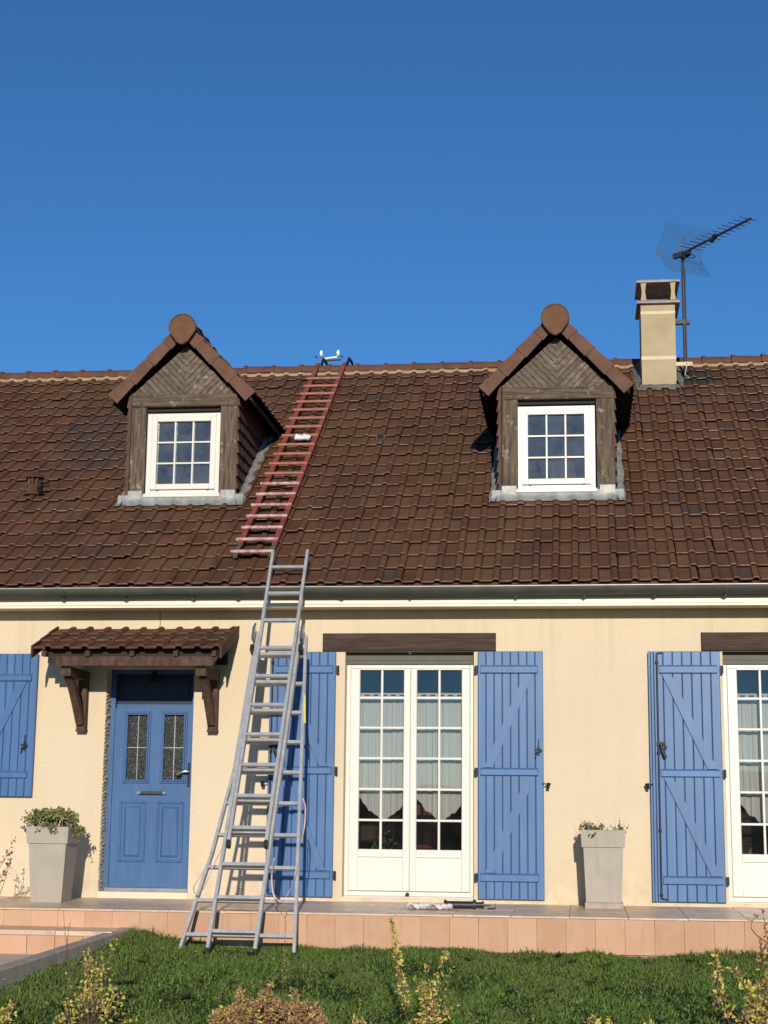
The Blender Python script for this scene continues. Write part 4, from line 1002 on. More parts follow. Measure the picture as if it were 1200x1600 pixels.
# ------------------------------------------------------------------ aluminium ladder leaning on the gutter
LU = Vector((0, 1.5, 3.08)).normalized(); LN = Vector((0, -3.08, 1.5)).normalized(); LP = Vector((0, -2.0, -.30))
LQ = lambda x, s_, off: Vector((x, 0, 0))+LP+LU*s_+LN*off
lad = thing('ladder', 'long grey aluminium extension ladder with splayed feet leaning against the gutter', 'ladder', (-2.7, -2.0, -.32))
def lerp(pts, s_):
    for (a, x), (c, y) in zip(pts, pts[1:]):
        if s_ <= c: return x+(y-x)*(s_-a)/(c-a)
    return pts[-1][1]
def section(label, L, Rr, off, rungs, w=.026, h=.055, rw=.028, rh=.030):
    b = MB(); mid = (L[0][1]+L[-1][1]+Rr[0][1]+Rr[-1][1])/4
    b.bar(LQ(mid, rungs[0], off), LQ(mid+.001, rungs[0]+.03, off), .03, .03); b.v = []; b.f = []; b.mi = []
    first = None
    for pts in (L, Rr):
        b = MB()
        for (a, x), (c, y) in zip(pts, pts[1:]): b.bar(LQ(x, a-.002, off), LQ(y, c+.002, off), w, h)
        if first is None: first = b.build('ladder_section', 'alu', lad, label=label)
        else: b.build('rail', 'alu', first)
    for s_ in rungs:
        b = MB(); x0, x1 = lerp(L, s_)+w/2, lerp(Rr, s_)-w/2
        b.bar(LQ(x0, s_, off), LQ(x1, s_, off), rh, rw, side=tuple(LN)); b.build('rung', 'alu', first)
    return first
A = section('rear ladder section with splayed rails', [(.0, -3.165), (.11, -3.148), (.85, -3.01), (1.606, -2.915), (2.95, -2.872)], [(.0, -2.243), (2.95, -2.420)], -.125,
            [.152+.2885*k for k in range(10)], w=.024, h=.05)
B = section('middle ladder section', [(.0, -2.925), (2.95, -2.842)], [(.0, -2.545), (2.95, -2.462)], -.062, [.158+.2855*k for k in range(10)])
Cc = section('front ladder section reaching over the gutter', [(.895, -2.852), (3.80, -2.786)], [(.895, -2.540), (3.80, -2.464)], 0.0, [1.022+.2887*k for k in range(10)])
for x in (-2.852, -2.540):
    b = MB(); b.bar(LQ(x, .850, 0), LQ(x, .905, 0), .030, .060); b.build('end_cap', 'black', Cc)
for x in (-2.872, -2.437):
    b = MB(); b.bar(LQ(x, 2.84, -.03), LQ(x, 2.965, -.03), .022, .12); b.bar(LQ(x-.004, 2.93, .02), LQ(x+.006, 3.01, .0), .016, .02); b.build('guide_bracket', 'steel', B)
    b = MB(); b.bar(LQ(x-.003, 2.74, -.055), LQ(x-.003, 2.80, -.055), .035, .09); b.build('guide_pad', 'black', B)
b = MB(); b.bar(LQ(-2.345, 2.05, -.090), LQ(-2.372, 2.33, -.090), .018, .006); b.build('rating_label', 'yellowtag', A)
for x, o_ in ((-3.165, -.125), (-2.243, -.125)):
    b = MB(); b.bar(LQ(x, -.03, o_), LQ(x, .012, o_), .032, .058); b.build('foot_pad', 'black', A)
for x in (-2.925, -2.545):
    b = MB(); b.bar(LQ(x, -.03, -.062), LQ(x, .012, -.062), .034, .062); b.build('foot_pad', 'black', B)
def strap(pts, label):
    b = MB(); P_ = []
    n = len(pts)
    for i in range((n-1)*6+1):      # Catmull-Rom
        k = min(i//6, n-2); t = i/6-k
        p0, p1, p2, p3 = [Vector(pts[max(0, min(n-1, k+j))]) for j in (-1, 0, 1, 2)]
        P_.append(.5*((2*p1)+(-p0+p2)*t+(2*p0-5*p1+4*p2-p3)*t*t+(-p0+3*p1-3*p2+p3)*t**3))
    vs = []
    for i, p in enumerate(P_):
        a = .6*math.sin(i*.5); d = Vector((math.cos(a)*.006, -.006*math.sin(a), .004)); vs += [p-d, p+d, p+d+Vector((0, .003, 0)), p-d+Vector((0, .003, 0))]
    m = len(P_); b.add(vs, [(i*4+j, i*4+(j+1) % 4, (i+1)*4+(j+1) % 4, (i+1)*4+j) for i in range(m-1) for j in range(4)])
    b.build('spreader_strap', 'strap', lad, smooth=True, label=label)
strap([LQ(-2.905, .95, -.10), LQ(-2.955, .76, -.06), LQ(-2.995, .60, -.05), LQ(-3.03, .49, -.04), LQ(-3.075, .455, -.04), LQ(-3.105, .52, -.05), LQ(-3.085, .62, -.10), LQ(-3.02, .78, -.12)], 'pink strap loop at the left rails')
strap([LQ(-2.480, .80, -.08), LQ(-2.475, .62, -.04), LQ(-2.44, .46, -.03), LQ(-2.385, .41, -.03), LQ(-2.33, .47, -.04), LQ(-2.292, .62, -.06), LQ(-2.285, .85, -.08)], 'pink strap loop hanging between the right rails')
strap([LQ(-2.295, 1.34, -.10), LQ(-2.268, 1.26, -.10), LQ(-2.258, 1.10, -.09), LQ(-2.270, .95, -.10)], 'pink strap beside the right rear rail')

# ------------------------------------------------------------------ red roof ladder
rl = thing('roof_ladder', 'worn red roof ladder hooked over the ridge and lying on the tiles', 'ladder', (-3.03, 2.2, zr(2.2)))
RP = lambda x, y, o=.075: Vector((x, y, zr(y)+o))
for x in (-3.197, -2.862):
    b = MB(); b.bar(RP(x, .10), RP(x-.0, 4.42), .050, .028); b.build('rail', 'red', rl)
    b = MB(); b.bar(RP(x, -.115, .07), RP(x, .099, .07), .040, .024); b.build('rail_end', 'wood_old', rl, label='bare worn lower end of a rail')
for k in range(19):
    y = 3.895-.2210*k
    b = MB(); b.tube([RP(-3.245, y, .105), RP(-2.835, y, .105)], .0175, 8); b.build('rung', 'rung2' if k < 12 else 'rung', rl, smooth=True)
for x in (-3.16, -2.835):
    b = MB(); pts = [RP(x+.015, 4.36, .08), Vector((x+.022, 4.47, zr(4.45)+.13)), Vector((x+.045, 4.58, zr(4.45)+.10)), Vector((x+.07, 4.72, zr(4.45)-.03))]
    for p, q in zip(pts, pts[1:]): b.bar(p, q, .022, .030)
    b.build('ridge_hook', 'iron', rl)
    b = MB(); b.bar(Vector((x-.05, 4.40, zr(4.4)+.16)), Vector((x-.075, 4.42, zr(4.4)+.19)), .01, .01); b.build('hook_pin', 'iron', rl)
b = MB(); b.tube([(-3.165, 4.62, 6.405), (-2.985, 4.62, 6.425)], .014, 10); b.build('wheel_axle', 'white', rl, smooth=True)
b = MB(); b.tube([(-3.19, 4.64, 6.385), (-2.94, 4.64, 6.395)], .010, 6); b.build('hook_bar', 'iron', rl)
for x in (-3.190, -2.975):
    b = MB(); b.tube([(x-.019, 4.62, 6.47), (x-.010, 4.62, 6.47), (x+.010, 4.62, 6.47), (x+.019, 4.62, 6.47)], [.036, .047, .047, .036], 18); b.build('wheel', 'white', rl, smooth=True)
b = MB()
for k in range(6): b.tube([RP(-3.085+k*.028, 2.31, .115+.008*(k % 2)), RP(-3.078+k*.028+.012, 2.29, .135-.01*(k % 3)), RP(-3.075+k*.028, 2.26, .10)], [.012, .018, .012], 7)
tag(b.build('work_glove', 'rag', smooth=True), 'off-white work glove stuck on a rung of the red roof ladder', 'glove')

# ------------------------------------------------------------------ TV aerial
an = thing('tv_aerial', 'TV aerial with a mesh reflector on a dark pole strapped to the chimney', 'aerial', (1.30, 3.95, 5.9))
mx, my = 1.302, 3.90
b = MB(); b.tube([(mx-.005, my, 5.93), (mx-.005, my, 7.42)], .019, 10); b.build('mast', 'antenna', an, smooth=True)
b = MB(); b.box((CX1+.001, my-.02, 6.520), (mx+.06, my+.045, 6.570)); b.build('mast_bracket', 'antenna', an)
b = MB(); b.box((CX1+.001, my-.045, 5.995), (mx+.075, my-.015, 6.040)); b.build('mast_bracket', 'chimband', an, label='pale lower mast bracket')
for x in (mx+.01, mx+.05):
    b = MB(); b.tube([(x, my-.052, 6.018), (x, my-.045, 6.018)], .007, 6); b.build('bolt', 'iron', an)
hd = Vector((mx-.01, my-.02, 7.395)); bd = Vector((.64, -1.0, .0)).normalized(); ed = Vector((1.0, .64, 0)).normalized(); up = Vector((0, 0, 1))
b = MB(); b.bar(hd-bd*.10, hd+bd*1.30, .020, .020, side=(0, 0, 1)); b.build('boom', 'antenna', an)
for k in range(12):
    c = hd+bd*(.16+.098*k)+up*.016; L = .150-.003*k
    b = MB(); b.tube([c-ed*L, c+ed*L], .0055, 6); b.build('director', 'antenna', an)
b = MB(); c = hd+bd*.08+up*-.045
loop = [c+ed*(.13*math.cos(t))+up*(.030*math.sin(t)) for t in [2*math.pi*k/20 for k in range(21)]]
b.tube(loop, .006, 6, False); b.build('dipole', 'antenna', an)
b = MB(); b.bar(hd+bd*.55-up*.03, hd+bd*.67+up*.02, .05, .03); b.build('boom_clamp', 'antenna', an)
b = MB(); b.bar(hd+bd*.03-up*.045, hd+bd*.14-up*.03, .06, .05); b.bar(hd-bd*.14-ed*.02, hd+bd*.02+ed*.02, .05, .06); b.build('junction_box', 'antenna', an)
b = MB(); b.bar(hd-bd*.02-ed*.01, hd+up*.24+bd*.02+ed*.03, .020, .020); b.build('reflector_arm', 'antenna', an)
for sgn in (1, -1):
    b = MB(); tip = bd*.20+up*.285*sgn
    o0 = hd-bd*.06+up*.012*sgn
    W = .315
    nl = 11; nv = 17
    for k in range(nl): p = o0+tip*(k/(nl-1)); b.tube([p-ed*W, p+ed*W], .0019, 4, False)
    for k in range(nv): e = ed*(W*(2*k/(nv-1)-1)); b.tube([o0+e, o0+tip+e], .0019, 4, False)
    b.build('reflector_panel', 'grid', an)
for s in (-1, 1):
    b = MB(); p = hd-bd*.06+ed*(.325*s); b.bar(p-up*.065, p+up*.05, .012, .018); b.build('reflector_end', 'antenna', an)
b = MB(); b.tube([hd+bd*.04-up*.06, hd+bd*.02-up*.16, Vector((mx+.02, my-.03, 7.15)), Vector((mx+.016, my-.022, 6.6)), Vector((mx+.016, my-.022, 6.05))], .0055, 6); b.build('coax_cable', 'antenna', an)
b = MB(); b.tube([Vector((mx+.016, my-.022, 6.05)), Vector((mx+.0, my-.05, 5.95)), Vector((mx-.02, my-.12, 5.86)), Vector((mx+.02, my-.22, 5.80))], .0055, 6); b.build('coax_cable', 'cable', an)

# ------------------------------------------------------------------ planters
def planter(label, cx, yf, yb, zbot, ztop, wt, wb, slab=None):
    t = thing('planter', label, 'planter', (cx, (yf+yb)/2, zbot))
    yc = (yf+yb)/2
    def sq(w, z): return [(cx-w/2, yc-w/2, z), (cx+w/2, yc-w/2, z), (cx+w/2, yc+w/2, z), (cx-w/2, yc+w/2, z)]
    rim = ztop-.145
    b = MB(); a, c, = sq(wb, zbot), sq(wt-.045, rim+.002)
    b.add(a+c, [(0, 3, 2, 1)]+[(i, (i+1) % 4, (i+1) % 4+4, i+4) for i in range(4)]+[(4, 5, 6, 7)]); b.build('pot', 'planter', t)
    b = MB(); r0, r1, r2, r3 = sq(wt-.018, rim), sq(wt, ztop), sq(wt-.045, ztop), sq(wt-.055, ztop-.05)
    vs = r0+sq(wt-.016, rim+.001)+r1+r2+r3
    b.add(vs, [(0, 3, 2, 1)]+[(k*4+i, k*4+(i+1) % 4, (k+1)*4+(i+1) % 4, (k+1)*4+i) for k in range(4) for i in range(4)]); b.build('rim', 'planter', t)
    b = MB(); q = sq(wt-.053, ztop-.03); b.add(q, [(0, 1, 2, 3)]); b.build('soil', 'soil', t)
    return t, yc
planter('grey square planter left of the blue door, full of trailing ivy', -4.655, -.82, -.43, -.052, .603, .385, .275)
pr, _ = planter('grey square planter with sparse plants between the two french windows', .192, -.52, -.135, .018, .628, .385, .302)
b = MB(); b.bbox((.030, -.512, -.034), (.355, -.14, .0165), .004); b.build('base_slab', 'chimcap', pr)

# leaves
def leaf_mesh(name, L, mat, parent=None, kind='stuff', fold=.25):
    """L: list of (pos, dir, normal, length, width); one mesh of creased pointed leaves"""
    V = []; F = []
    for p, d, n, l, w_ in L:
        d = Vector(d).normalized(); n = Vector(n); s = d.cross(n)
        if s.length < 1e-3: s = d.orthogonal()
        s.normalize(); n = s.cross(d); p = Vector(p); k = len(V)
        V += [p, p+d*l*.35+s*w_/2+n*w_*fold, p+d*l*.75+s*w_*.34+n*w_*fold*.5, p+d*l, p+d*l*.75-s*w_*.34+n*w_*fold*.5, p+d*l*.35-s*w_/2+n*w_*fold, p+d*l*.45-n*w_*.05]
        F += [(k, k+1, k+6), (k+1, k+2, k+6), (k+2, k+3, k+6), (k+3, k+4, k+6), (k+4, k+5, k+6), (k+5, k, k+6)]
    b = MB(); b.v = [tuple(v) for v in V]; b.f = F; b.mi = [0]*len(F)
    return b.build(name, mat, parent, kind=kind)
def rdir(up=.3): return Vector((random.gauss(0, 1), random.gauss(0, 1), random.gauss(up, 1))).normalized()
iv = thing('ivy_plant', 'bushy variegated ivy spilling over the left planter', 'plant', (-4.655, -.625, .58))
L = []; st = MB()
for k in range(105):
    a = random.random()*6.283; r_ = random.random()**.6
    ex, ey = .285*math.cos(a)*r_-.01, .235*math.sin(a)*r_
    h = .085*(1-r_**2.5)+random.uniform(.02, .07)
    if r_ > .8: h -= random.uniform(.03, .12)
    if ex < -.18: h += .02
    tip = Vector((-4.665+ex, -.63+ey, .60+h)); base = Vector((-4.655+ex*.3, -.625+ey*.3, .57))
    mid = (tip+base)/2+Vector((0, 0, .045)); st.tube([base, mid, tip], [.003, .0025, .0015], 4)
    for j in range(13):
        t = random.uniform(.45, 1.08); p = base.lerp(mid, min(1, t*2)) if t < .5 else mid.lerp(tip, (t-.5)*2)
        p = p+Vector((random.gauss(0, .014), random.gauss(0, .014), random.gauss(0, .012)))
        L.append((p, rdir(0), rdir(.6), random.uniform(.022, .044), random.uniform(.022, .038)))
st.build('stems', 'twig', iv, kind='stuff'); leaf_mesh('foliage', L, 'ivy', iv)
hb = thing('potted_herb', 'sparse wispy plants in the right planter', 'plant', (.19, -.33, .60))
st = MB(); L = []
for cx_, n_, hh in ((.02, 6, .07), (.085, 16, .085), (.15, 14, .07), (.25, 5, .045), (.355, 9, .085)):
    for k in range(n_):
        base = Vector((cx_+random.gauss(0, .018), -.45+random.uniform(-.02, .12), .60)); tip = base+Vector((random.gauss(0, .035), random.gauss(-.02, .03), hh*random.uniform(.5, 1.25)))
        st.tube([base, base.lerp(tip, .5)+Vector((0, 0, .01)), tip], [.0025, .002, .0012], 4)
        for j in range(9 if cx_ < .2 or cx_ > .3 else 4):
            p = base.lerp(tip, random.uniform(.25, 1)); L.append((p, rdir(.3), rdir(.5), random.uniform(.012, .024), random.uniform(.008, .014)))
for k in range(14):   # dry wispy stalks
    base = Vector((random.uniform(.0, .37), -.40+random.uniform(-.05, .1), .60)); tip = base+Vector((random.gauss(-.01, .05), random.gauss(0, .03), random.uniform(.09, .19)))
    st.tube([base, base.lerp(tip, .5)+Vector((random.gauss(0, .008), 0, .01)), tip], [.0016, .0012, .0008], 4)
for k in range(8):
    p = Vector((.095+random.gauss(0, .016), -.535, .60+random.uniform(-.02, .01))); L.append((p, Vector((random.gauss(0, .5), -.6, -.6)), rdir(), .03, .018))
st.build('stems', 'rosetwig', hb, kind='stuff'); leaf_mesh('foliage', L, 'herb', hb)

# ------------------------------------------------------------------ rose bush and garden shrubs
def curve(p, q, bend, n=7):
    p, q = Vector(p), Vector(q); return [p.lerp(q, k/(n-1))+Vector(bend)*math.sin(math.pi*k/(n-1)) for k in range(n)]
def shrub(name, label, cat, base, stems, leafmat, twigmat='twig', size=(.018, .034), dens=60, t0=.25, group=None, spread=.012, r0=.0036, extra=None):
    if cat == 'shrub' and leafmat != 'roseleaf': size = (size[0]*1.4, size[1]*1.55); dens *= 1.9
    t = thing(name, label, cat, base, group); st = MB(); L = []; L2 = []
    for s_ in stems:
        p, q = s_[0], s_[1]; dn_ = s_[2] if len(s_) > 2 else 1.0
        C = curve(p, q, (random.gauss(0, .03), random.gauss(0, .03), 0)); ln = (Vector(q)-Vector(p)).length
        st.tube(C, [r0*(1-.75*k/6) for k in range(7)], 5)
        for j in range(int(ln*dens*dn_)):
            tt = random.uniform(t0, 1.0); k = min(5, int(tt*6)); c = C[k].lerp(C[k+1], tt*6-k)
            d = rdir(.5); pos = c+d*random.uniform(0, spread)*(1.2-tt)*2
            (L2 if extra and random.random() < extra[1] else L).append((pos, d, rdir(.4), random.uniform(*size), random.uniform(size[0], size[1])*.55))
    st.build('stems', twigmat, t, kind='stuff')
    if L: leaf_mesh('foliage', L, leafmat, t)
    if L2: leaf_mesh('russet_foliage' if extra[0] == 'brown' else 'yellow_foliage', L2, extra[0], t)
    return t
rs = []
for k in range(9):
    x = -4.99+random.uniform(-.09, .03); q = (-4.99+random.uniform(-.10, .15), -1.10+random.uniform(-.12, .12), .22+random.random()*.36); rs.append(((x, -1.12+random.uniform(-.05, .05), -.05), q, .8))
shrub('rose_bush', 'thin pale rose stems with small red leaves left of the left planter', 'shrub', (-5.0, -1.12, -.05), rs, 'roseleaf', 'rosetwig', (.020, .036), 46, .42, spread=.02, r0=.0055)
gb = lambda x, y: lawn_z(x, y)-.02
def tips(base, lst, j=.05): return [((base[0]+random.uniform(-j, j)+.35*(q[0]-base[0]), base[1]+random.uniform(-j, j), base[2]), q, *( [q2] if q2 is not None else [])) for q, q2 in lst]
y = -5.0
b0 = (-2.92, y, gb(0, y)); T = []
for k in range(26):
    x = random.gauss(-2.90, .125); z = -.13-1.3*abs(x+2.93)+random.uniform(-.20, .09); T.append(((x, y+random.uniform(-.15, .15), max(z, -.50)), random.uniform(.5, 1.0)))
T += [((-2.79, y, -.005), .35), ((-2.98, y, -.09), .5), ((-2.87, y, -.10), .5), ((-3.10, y, -.22), .4)]
shrub('garden_shrub', 'yellow-leaved garden shrub in the lower left, near the kerb', 'shrub', b0, tips(b0, T), 'yellow', size=(.011, .021), dens=62, t0=.42, extra=('brown', .35), spread=.03)
b0 = (-3.02, y-.1, gb(0, y)); 
shrub('bare_twig', 'bare forked twig sticking up in front of the left step', 'twig', b0, [(b0, (-3.10, y-.1, .17), .2), ((-3.06, y-.1, -.1), (-3.045, y-.1, .10), .2), ((-3.06, y-.1, -.25), (-2.93, y-.12, -.02), .3)], 'roseleaf', size=(.009, .014), dens=40, t0=.6, r0=.0032)
b0 = (-1.84, y, gb(0, y)); T = []
for k in range(88):
    x = random.uniform(-2.20, -1.49); u = 1-((x+1.845)/.36)**2; z = -.54+.20*max(0, u)**.4*random.uniform(.55, 1.18)+.02*math.sin(x*23); T.append(((x, y+random.uniform(-.25, .25)*max(.2, u), z), 1.0))
T += [((-1.83, y, -.255), 1), ((-1.70, y, -.285), 1), ((-2.02, y, -.30), 1)]
shrub('low_shrub', 'dense russet-leaved low shrub in front of the ladder', 'shrub', b0, tips(b0, T, .1), 'brown', size=(.011, .022), dens=125, t0=.45, extra=('yellow', .16), spread=.032, r0=.004)
b0 = (-.90, y, gb(0, y)); T = [((-1.118, y, .125), 2.4), ((-.80, y+.02, -.05), 1.6), ((-.905, y, -.12), 1.6), ((-.75, y, -.10), .4)]
for k in range(6): T.append(((random.gauss(-.92, .05), y+random.uniform(-.1, .1), random.uniform(-.34, -.16)), 1.0))
for k in range(10): T.append(((random.uniform(-1.02, -.45), y+random.uniform(-.2, .2), random.uniform(-.48, -.30)), .9))
shrub('garden_shrub', 'tall thin yellow shrub bending left, in front of the central french window', 'shrub', b0, tips(b0, T, .03), 'yellow', size=(.011, .021), dens=62, t0=.25, extra=('brown', .35), spread=.022)
b0 = (1.02, y, gb(0, y)); T = [((.765, y, -.005), 1.5), ((.86, y, -.10), 1.3), ((1.02, y, .02), 1.0), ((1.10, y, -.02), 1.0), ((.95, y, -.2), 1.2)]
for k in range(26): T.append(((random.gauss(1.03, .14), y+random.uniform(-.2, .2), random.uniform(-.46, -.14)), .9))
shrub('garden_shrub', 'yellow-leaved shrub leaning in at the lower right corner', 'shrub', b0, tips(b0, T, .05), 'yellow', size=(.014, .028), dens=55, t0=.3, extra=('brown', .40), spread=.03)
b0 = (1.045, y-.15, gb(0, y)); shrub('bare_twig', 'upright red-brown twig with small dark leaves at the right edge', 'twig', b0, [(b0, (1.02, y-.15, .235), .8), ((1.04, y-.15, .0), (1.075, y-.15, .22), .8), ((1.04, y-.15, .05), (.99, y-.15, .20), .6)], 'roseleaf', size=(.014, .024), dens=60, t0=.55, r0=.004)
b0 = (-1.86, y+.5, gb(0, y+.5)); shrub('bare_twig', 'thin orange-leaved twig standing in front of the ladder foot', 'twig', b0, [(b0, (-1.845, y+.5, .145), 1.6)], 'yellow', size=(.010, .017), dens=70, t0=.35, extra=('brown', .7), r0=.0028, spread=.006)
b0 = (-2.02, y+.3, gb(0, y+.3)); shrub('bare_twig', 'thin twig with a few pale leaves left of the russet shrub top', 'twig', b0, [(b0, (-2.13, y+.3, -.085), .8)], 'yellow', size=(.010, .016), dens=45, t0=.35, extra=('brown', .5), r0=.0026, spread=.006)
for x, z, l in ((.10, -.40, 'small yellow shrub tip low on the right lawn'), (.36, -.42, 'small yellow shrub tip with russet top, right of its twin'), (-3.44, -.42, 'yellow shrub tip at the left picture edge'), (-1.31, -.46, 'tiny russet shrub tip between the low shrub and the tall yellow one')):
    b0 = (x, y, gb(0, y)); shrub('shrub_tip', l, 'shrub', b0, tips(b0, [((x+random.uniform(-.05, .05), y, z+random.uniform(-.06, .02)), 1.3) for _ in range(6)], .04), 'yellow', size=(.013, .022), dens=60, t0=.3, extra=('brown', .35))

# ------------------------------------------------------------------ grass
def grass():
    n = 125000
    x = rng.uniform(-4.2, 2.9, n); y = -1.50-(rng.random(n)**1.15)*4.3
    nf = 5200   # tufts left unmown along the terrace
    x = np.concatenate([x, rng.uniform(-3.6, 3.0, nf)]); y = np.concatenate([y, -1.515-np.abs(rng.normal(0, .035, nf))])
    keep = x > (-3.665-(-1.5-y)*.055)
    x, y = x[keep], y[keep]; n = len(x)
    z = -.345+(y+1.5)*.056+.10*np.exp(-np.maximum(0, x+3.68-(y+1.5)*.04)/.35)*np.exp((y+1.5)*.10)+.018*np.sin(x*2.1+1)*np.sin(y*1.7)+.01*np.sin(x*5.3+y*3.1)-.012
    edge = np.exp(-np.maximum(0, -1.5-y)/.09)
    tuft = .5+.5*np.sin(x*3.7+np.sin(x*9.1)*1.3+y*2)*np.sin(y*4.3+x*1.3)
    tuftx = np.clip(.5+.5*np.sin(x*7.3+2*np.sin(x*2.9)), 0, 1)
    bare = (np.sin(x*1.9+1.3*np.sin(y*2.3))*np.sin(y*2.9+x*.7) > .72) & (rng.random(n) < .55)
    h = np.where(bare, .35, .85)*(.034+.030*tuft)*rng.uniform(.45, 1.4, n)+edge*(.012+.085*tuftx**2*rng.random(n)**2)
    left = (x < -2.95) & (y > -2.3); h = h+left*.035*rng.random(n)
    w_ = rng.uniform(.0028, .0052, n)*(1+.12*(-y-1.5))
    a = rng.uniform(0, 2*np.pi, n); lean = h*rng.uniform(.2, 1.3, n); la = rng.uniform(0, 2*np.pi, n)
    dx, dy = np.cos(a)*w_, np.sin(a)*w_*.6; lx, ly = np.cos(la)*lean, np.sin(la)*lean
    V = np.empty((n, 5, 3)); 
    V[:, 0] = np.stack([x-dx, y-dy, z], 1); V[:, 1] = np.stack([x+dx, y+dy, z], 1)
    V[:, 2] = np.stack([x+dx*.75+lx*.35, y+dy*.75+ly*.35, z+h*.6], 1); V[:, 3] = np.stack([x-dx*.75+lx*.35, y-dy*.75+ly*.35, z+h*.6], 1)
    V[:, 4] = np.stack([x+lx, y+ly, z+h*(1-.32*(lean/h))], 1)
    me = bpy.data.meshes.new('grass'); me.vertices.add(n*5); me.vertices.foreach_set('co', V.reshape(-1).astype(np.float32))
    base = (np.arange(n)*5)[:, None]
    loops = np.concatenate([base+np.array([[0, 1, 2, 3]]), base+np.array([[3, 2, 4]])], 1).reshape(-1)
    me.loops.add(len(loops)); me.loops.foreach_set('vertex_index', loops.astype(np.int32))
    me.polygons.add(n*2)
    ls = np.stack([np.arange(n)*7, np.arange(n)*7+4], 1).reshape(-1)
    me.polygons.foreach_set('loop_start', ls.astype(np.int32))
    me.update(calc_edges=True)
    at = me.attributes.new('shade', 'FLOAT', 'POINT'); at.data.foreach_set('value', np.repeat(rng.random(n), 5).astype(np.float32))
    me.materials.append(MT['grass']); o = bpy.data.objects.new('grass', me); COL.objects.link(o)
    tag(o, 'dark green lawn grass growing up to the terrace', 'grass'); o['kind'] = 'stuff'
grass()
for x, yy, dl in ((-3.22, -2.2, 'white daisy in the grass just right of the upper end of the kerb'), (-3.40, -3.2, 'white daisy in the grass half way down the kerb'), (-3.78, -4.15, 'white daisy at the left picture edge, close under the kerb'),
                  (-2.95, -2.25, 'white daisy in the grass left of the ladder feet'), (-3.02, -2.6, 'white daisy behind the left yellow shrub'), (-2.70, -2.3, 'white daisy between the two left ladder feet'), (-2.40, -2.4, 'white daisy between the two right ladder feet')):
    b = MB(); z = lawn_z(x, yy)+.062
    for k in range(9):
        t = 2*math.pi*k/9; b.add([(x, yy, z), (x+.012*math.cos(t-.25), yy+.012*math.sin(t-.25), z+.004), (x+.016*math.cos(t), yy+.016*math.sin(t), z+.005), (x+.012*math.cos(t+.25), yy+.012*math.sin(t+.25), z+.004)], [(0, 1, 2, 3)])
    do = b.build('daisy', 'petal'); b = MB(); b.tube([(x, yy, z-.06), (x, yy, z-.001)], .0012, 4); b.build('stem', 'herb', do)
    tag(do, dl, 'flower', 'daisies near the kerb')

L = []
for k in range(130):
    x, yy = random.uniform(-3.5, 1.8), -1.7-random.random()*3.2
    L.append(((x, yy, lawn_z(x, yy)+random.uniform(.035, .065)), rdir(0), rdir(2.0), random.uniform(.014, .028), random.uniform(.010, .018)))
o = leaf_mesh('fallen_leaves', L, 'brown'); tag(o, 'small dry brown leaves scattered over the lawn', 'leaves')
b = MB(); W_ = []
for k in range(26):
    x = random.uniform(-3.4, 2.2); yy = random.uniform(-4.6, -1.65); z = lawn_z(x, yy)+.02
    for j in range(9):
        a = 2*math.pi*j/9+random.random()*.4; W_.append(((x, yy, z), Vector((math.cos(a), math.sin(a), random.uniform(.25, .8))), Vector((0, 0, 1)), random.uniform(.05, .085), random.uniform(.012, .022)))
o = leaf_mesh('lawn_weeds', W_, 'herb'); tag(o, 'small rosette weeds scattered in the lawn grass', 'weeds')
# ------------------------------------------------------------------ things left on the terrace
zt_ = terr_z(-1, -.75)
cg = thing('caulking_gun', 'black caulking gun lying on the terrace below the french window', 'tool', (-1.0, -.80, zt_))
b = MB(); b.tube([(-1.135, -.80, zt_+.034), (-.90, -.805, zt_+.035)], .032, 14); b.build('barrel', 'black', cg, smooth=True)
b = MB(); b.tube([(-1.155, -.80, zt_+.036), (-1.134, -.80, zt_+.036)], .039, 14); b.build('end_ring', 'black', cg, smooth=True)
b = MB(); b.tube([(-.91, -.805, zt_+.038), (-.885, -.805, zt_+.038)], .043, 14); b.build('end_ring', 'black', cg, smooth=True)
b = MB(); b.tube([(-.885, -.805, zt_+.036), (-.835, -.806, zt_+.038)], .025, 10); b.tube([(-.835, -.806, zt_+.038), (-.818, -.806, zt_+.038)], .031, 10); b.build('grip', 'black', cg, smooth=True)
b = MB(); b.tube([(-.82, -.806, zt_+.034), (-.76, -.808, zt_+.036)], .004, 6); b.tube([(-.785, -.80, zt_+.008), (-.722, -.80, zt_+.010), (-.722, -.80, zt_+.062)], .007, 6); b.build('plunger_rod', 'iron', cg)
b = MB(); nxg, nyg = 34, 12
vs = []
for i in range(nxg+1):
    for j in range(nyg+1):
        u, v = i/nxg, j/nyg; wd = .5+.5*math.sin(min(1, u*2.2)*1.5)
        x = -1.46+.38*u; yy = -.88+(v-.5)*.20*wd*(1+.2*math.sin(u*13)); z = zt_+.008+.020*abs(math.sin(u*19+v*4)+math.sin(v*11+u*7))
        vs.append((x, yy, z))
b.add(vs, [(i*(nyg+1)+j, (i+1)*(nyg+1)+j, (i+1)*(nyg+1)+j+1, i*(nyg+1)+j+1) for i in range(nxg) for j in range(nyg)])
b.add([(p[0], p[1], p[2]-.006) for p in vs], [(i*(nyg+1)+j, i*(nyg+1)+j+1, (i+1)*(nyg+1)+j+1, (i+1)*(nyg+1)+j) for i in range(nxg) for j in range(nyg)])
tag(b.build('rag', 'rag', smooth=True), 'crumpled white rag lying next to the black caulking gun', 'rag')

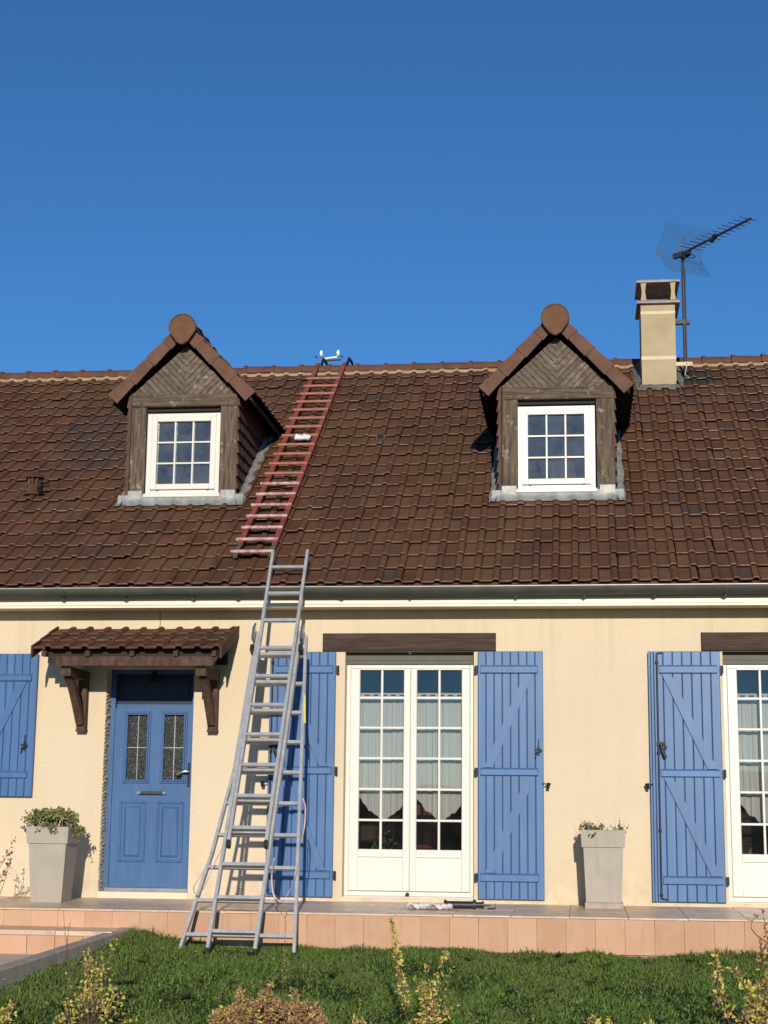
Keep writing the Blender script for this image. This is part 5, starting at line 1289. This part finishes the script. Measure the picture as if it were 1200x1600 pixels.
# ------------------------------------------------------------------ furniture seen through the panes
def chair(x, y, rz, label):
    t = thing('wooden_chair', label, 'chair', (x, y, -.02)); t.rotation_euler = (0, 0, rz); OFF[t] = Vector((0, 0, 0))
    b = MB(); b.bbox((-.21, -.20, .44), (.21, .20, .475), .006); b.build('seat', 'furn', t)
    for sx in (-1, 1):
        b = MB(); b.tube([(sx*.18, -.17, 0), (sx*.17, -.16, .44)], [.014, .020], 8); b.build('leg', 'furn', t)
        b = MB(); b.tube([(sx*.18, .19, 0), (sx*.175, .17, .46), (sx*.18, .24, .98)], [.015, .02, .016], 8); b.build('leg', 'furn', t)
    for z, yo in ((.62, .195), (.93, .235)):
        b = MB(); b.box((-.17, yo-.01, z-.03), (.17, yo+.012, z+.035)); b.build('back_rail', 'furn', t)
    for k in range(5):
        b = MB(); xx_ = -.12+.06*k; b.tube([(xx_, .195, .65), (xx_, .232, .90)], .008, 6); b.build('spindle', 'furn', t)
    for sx in (-1, 1):
        b = MB(); b.tube([(sx*.175, -.165, .2), (sx*.178, .18, .2)], .010, 6); b.build('stretcher', 'furn', t)
chair(-1.62, 1.35, R(200), 'wooden chair seen through the left leaf of the central french window')
chair(-1.05, 2.3, R(30), 'wooden chair seen through the right leaf of the central french window')
tb = thing('dining_table', 'dark varnished table inside the room behind the central french window', 'table', (-1.3, 2.0, -.02))
b = MB(); b.bbox((-2.0, 1.62, .70), (-.62, 2.5, .735), .008); b.build('table_top', 'furn', tb)
for x in (-1.92, -.70):
    for yy in (1.70, 2.42):
        b = MB(); b.tube([(x, yy, -.02), (x, yy, .70)], [.022, .032], 8); b.build('leg', 'furn', tb)
ds = thing('dresser', 'dark wooden dresser at the back of the room behind the central french window', 'dresser', (-1.4, 4.6, -.02))
b = MB(); b.box((-2.3, 4.35, -.02), (-.5, 4.9, .95)); b.build('carcass', 'furn', ds)
for k in range(3):
    b = MB(); b.bbox((-2.27+k*.59, 4.33, .05), (-1.72+k*.59, 4.349, .70), .01); b.build('door', 'furn', ds)
    b = MB(); b.bbox((-2.27+k*.59, 4.33, .73), (-1.72+k*.59, 4.349, .92), .01); b.build('drawer', 'furn', ds)
sb = thing('sideboard', 'dark wooden sideboard inside the room behind the right french window', 'sideboard', (1.9, 1.6, -.02))
b = MB(); b.box((1.3, 1.5, -.02), (2.7, 1.95, .80)); b.build('carcass', 'furn', sb)
for k in range(3): b = MB(); b.bbox((1.33+k*.46, 1.482, .08), (1.75+k*.46, 1.499, .74), .01); b.build('door', 'furn', sb)
hp = thing('house_plant', 'leafy house plant inside, low behind the left panes of the central french window', 'plant', (-1.86, .60, -.02))
b = MB(); b.tube([(-1.86, .60, -.02), (-1.86, .60, .26)], [.09, .13], 16); b.build('pot', 'chimcap', hp, smooth=True)
L = []
for k in range(90):
    d = rdir(.9); p = Vector((-1.86, .60, .28))+Vector((d.x*.13, d.y*.10, abs(d.z)*.36))*random.uniform(.4, 1)
    L.append((p, rdir(.2), rdir(.6), random.uniform(.04, .08), random.uniform(.02, .035)))
leaf_mesh('foliage', L, 'herb', hp)

# ------------------------------------------------------------------ unseen hedge added behind the viewer to darken the pane reflections
b = MB(); vs = []; X = np.linspace(-70, 70, 141)
for i, x in enumerate(X):
    h = 3.1+.5*math.sin(x*.31)+.35*math.sin(x*.9+1)+random.uniform(-.2, .2)
    vs += [(x, -58.6+random.uniform(-.3, .3), -1.2), (x+random.uniform(-.2, .2), -58.0+random.uniform(-.4, .2), h*.55-.6), (x, -58.6, h-.9), (x, -60.0, h-.9), (x, -60.8, -1.2)]
b.add(vs, [(i*5+j, i*5+j+1, (i+1)*5+j+1, (i+1)*5+j) for i in range(140) for j in range(4)])
tag(b.build('hedge', 'hedge', smooth=True), 'long dark hedge added unseen behind the viewer for the panes to mirror', 'hedge')
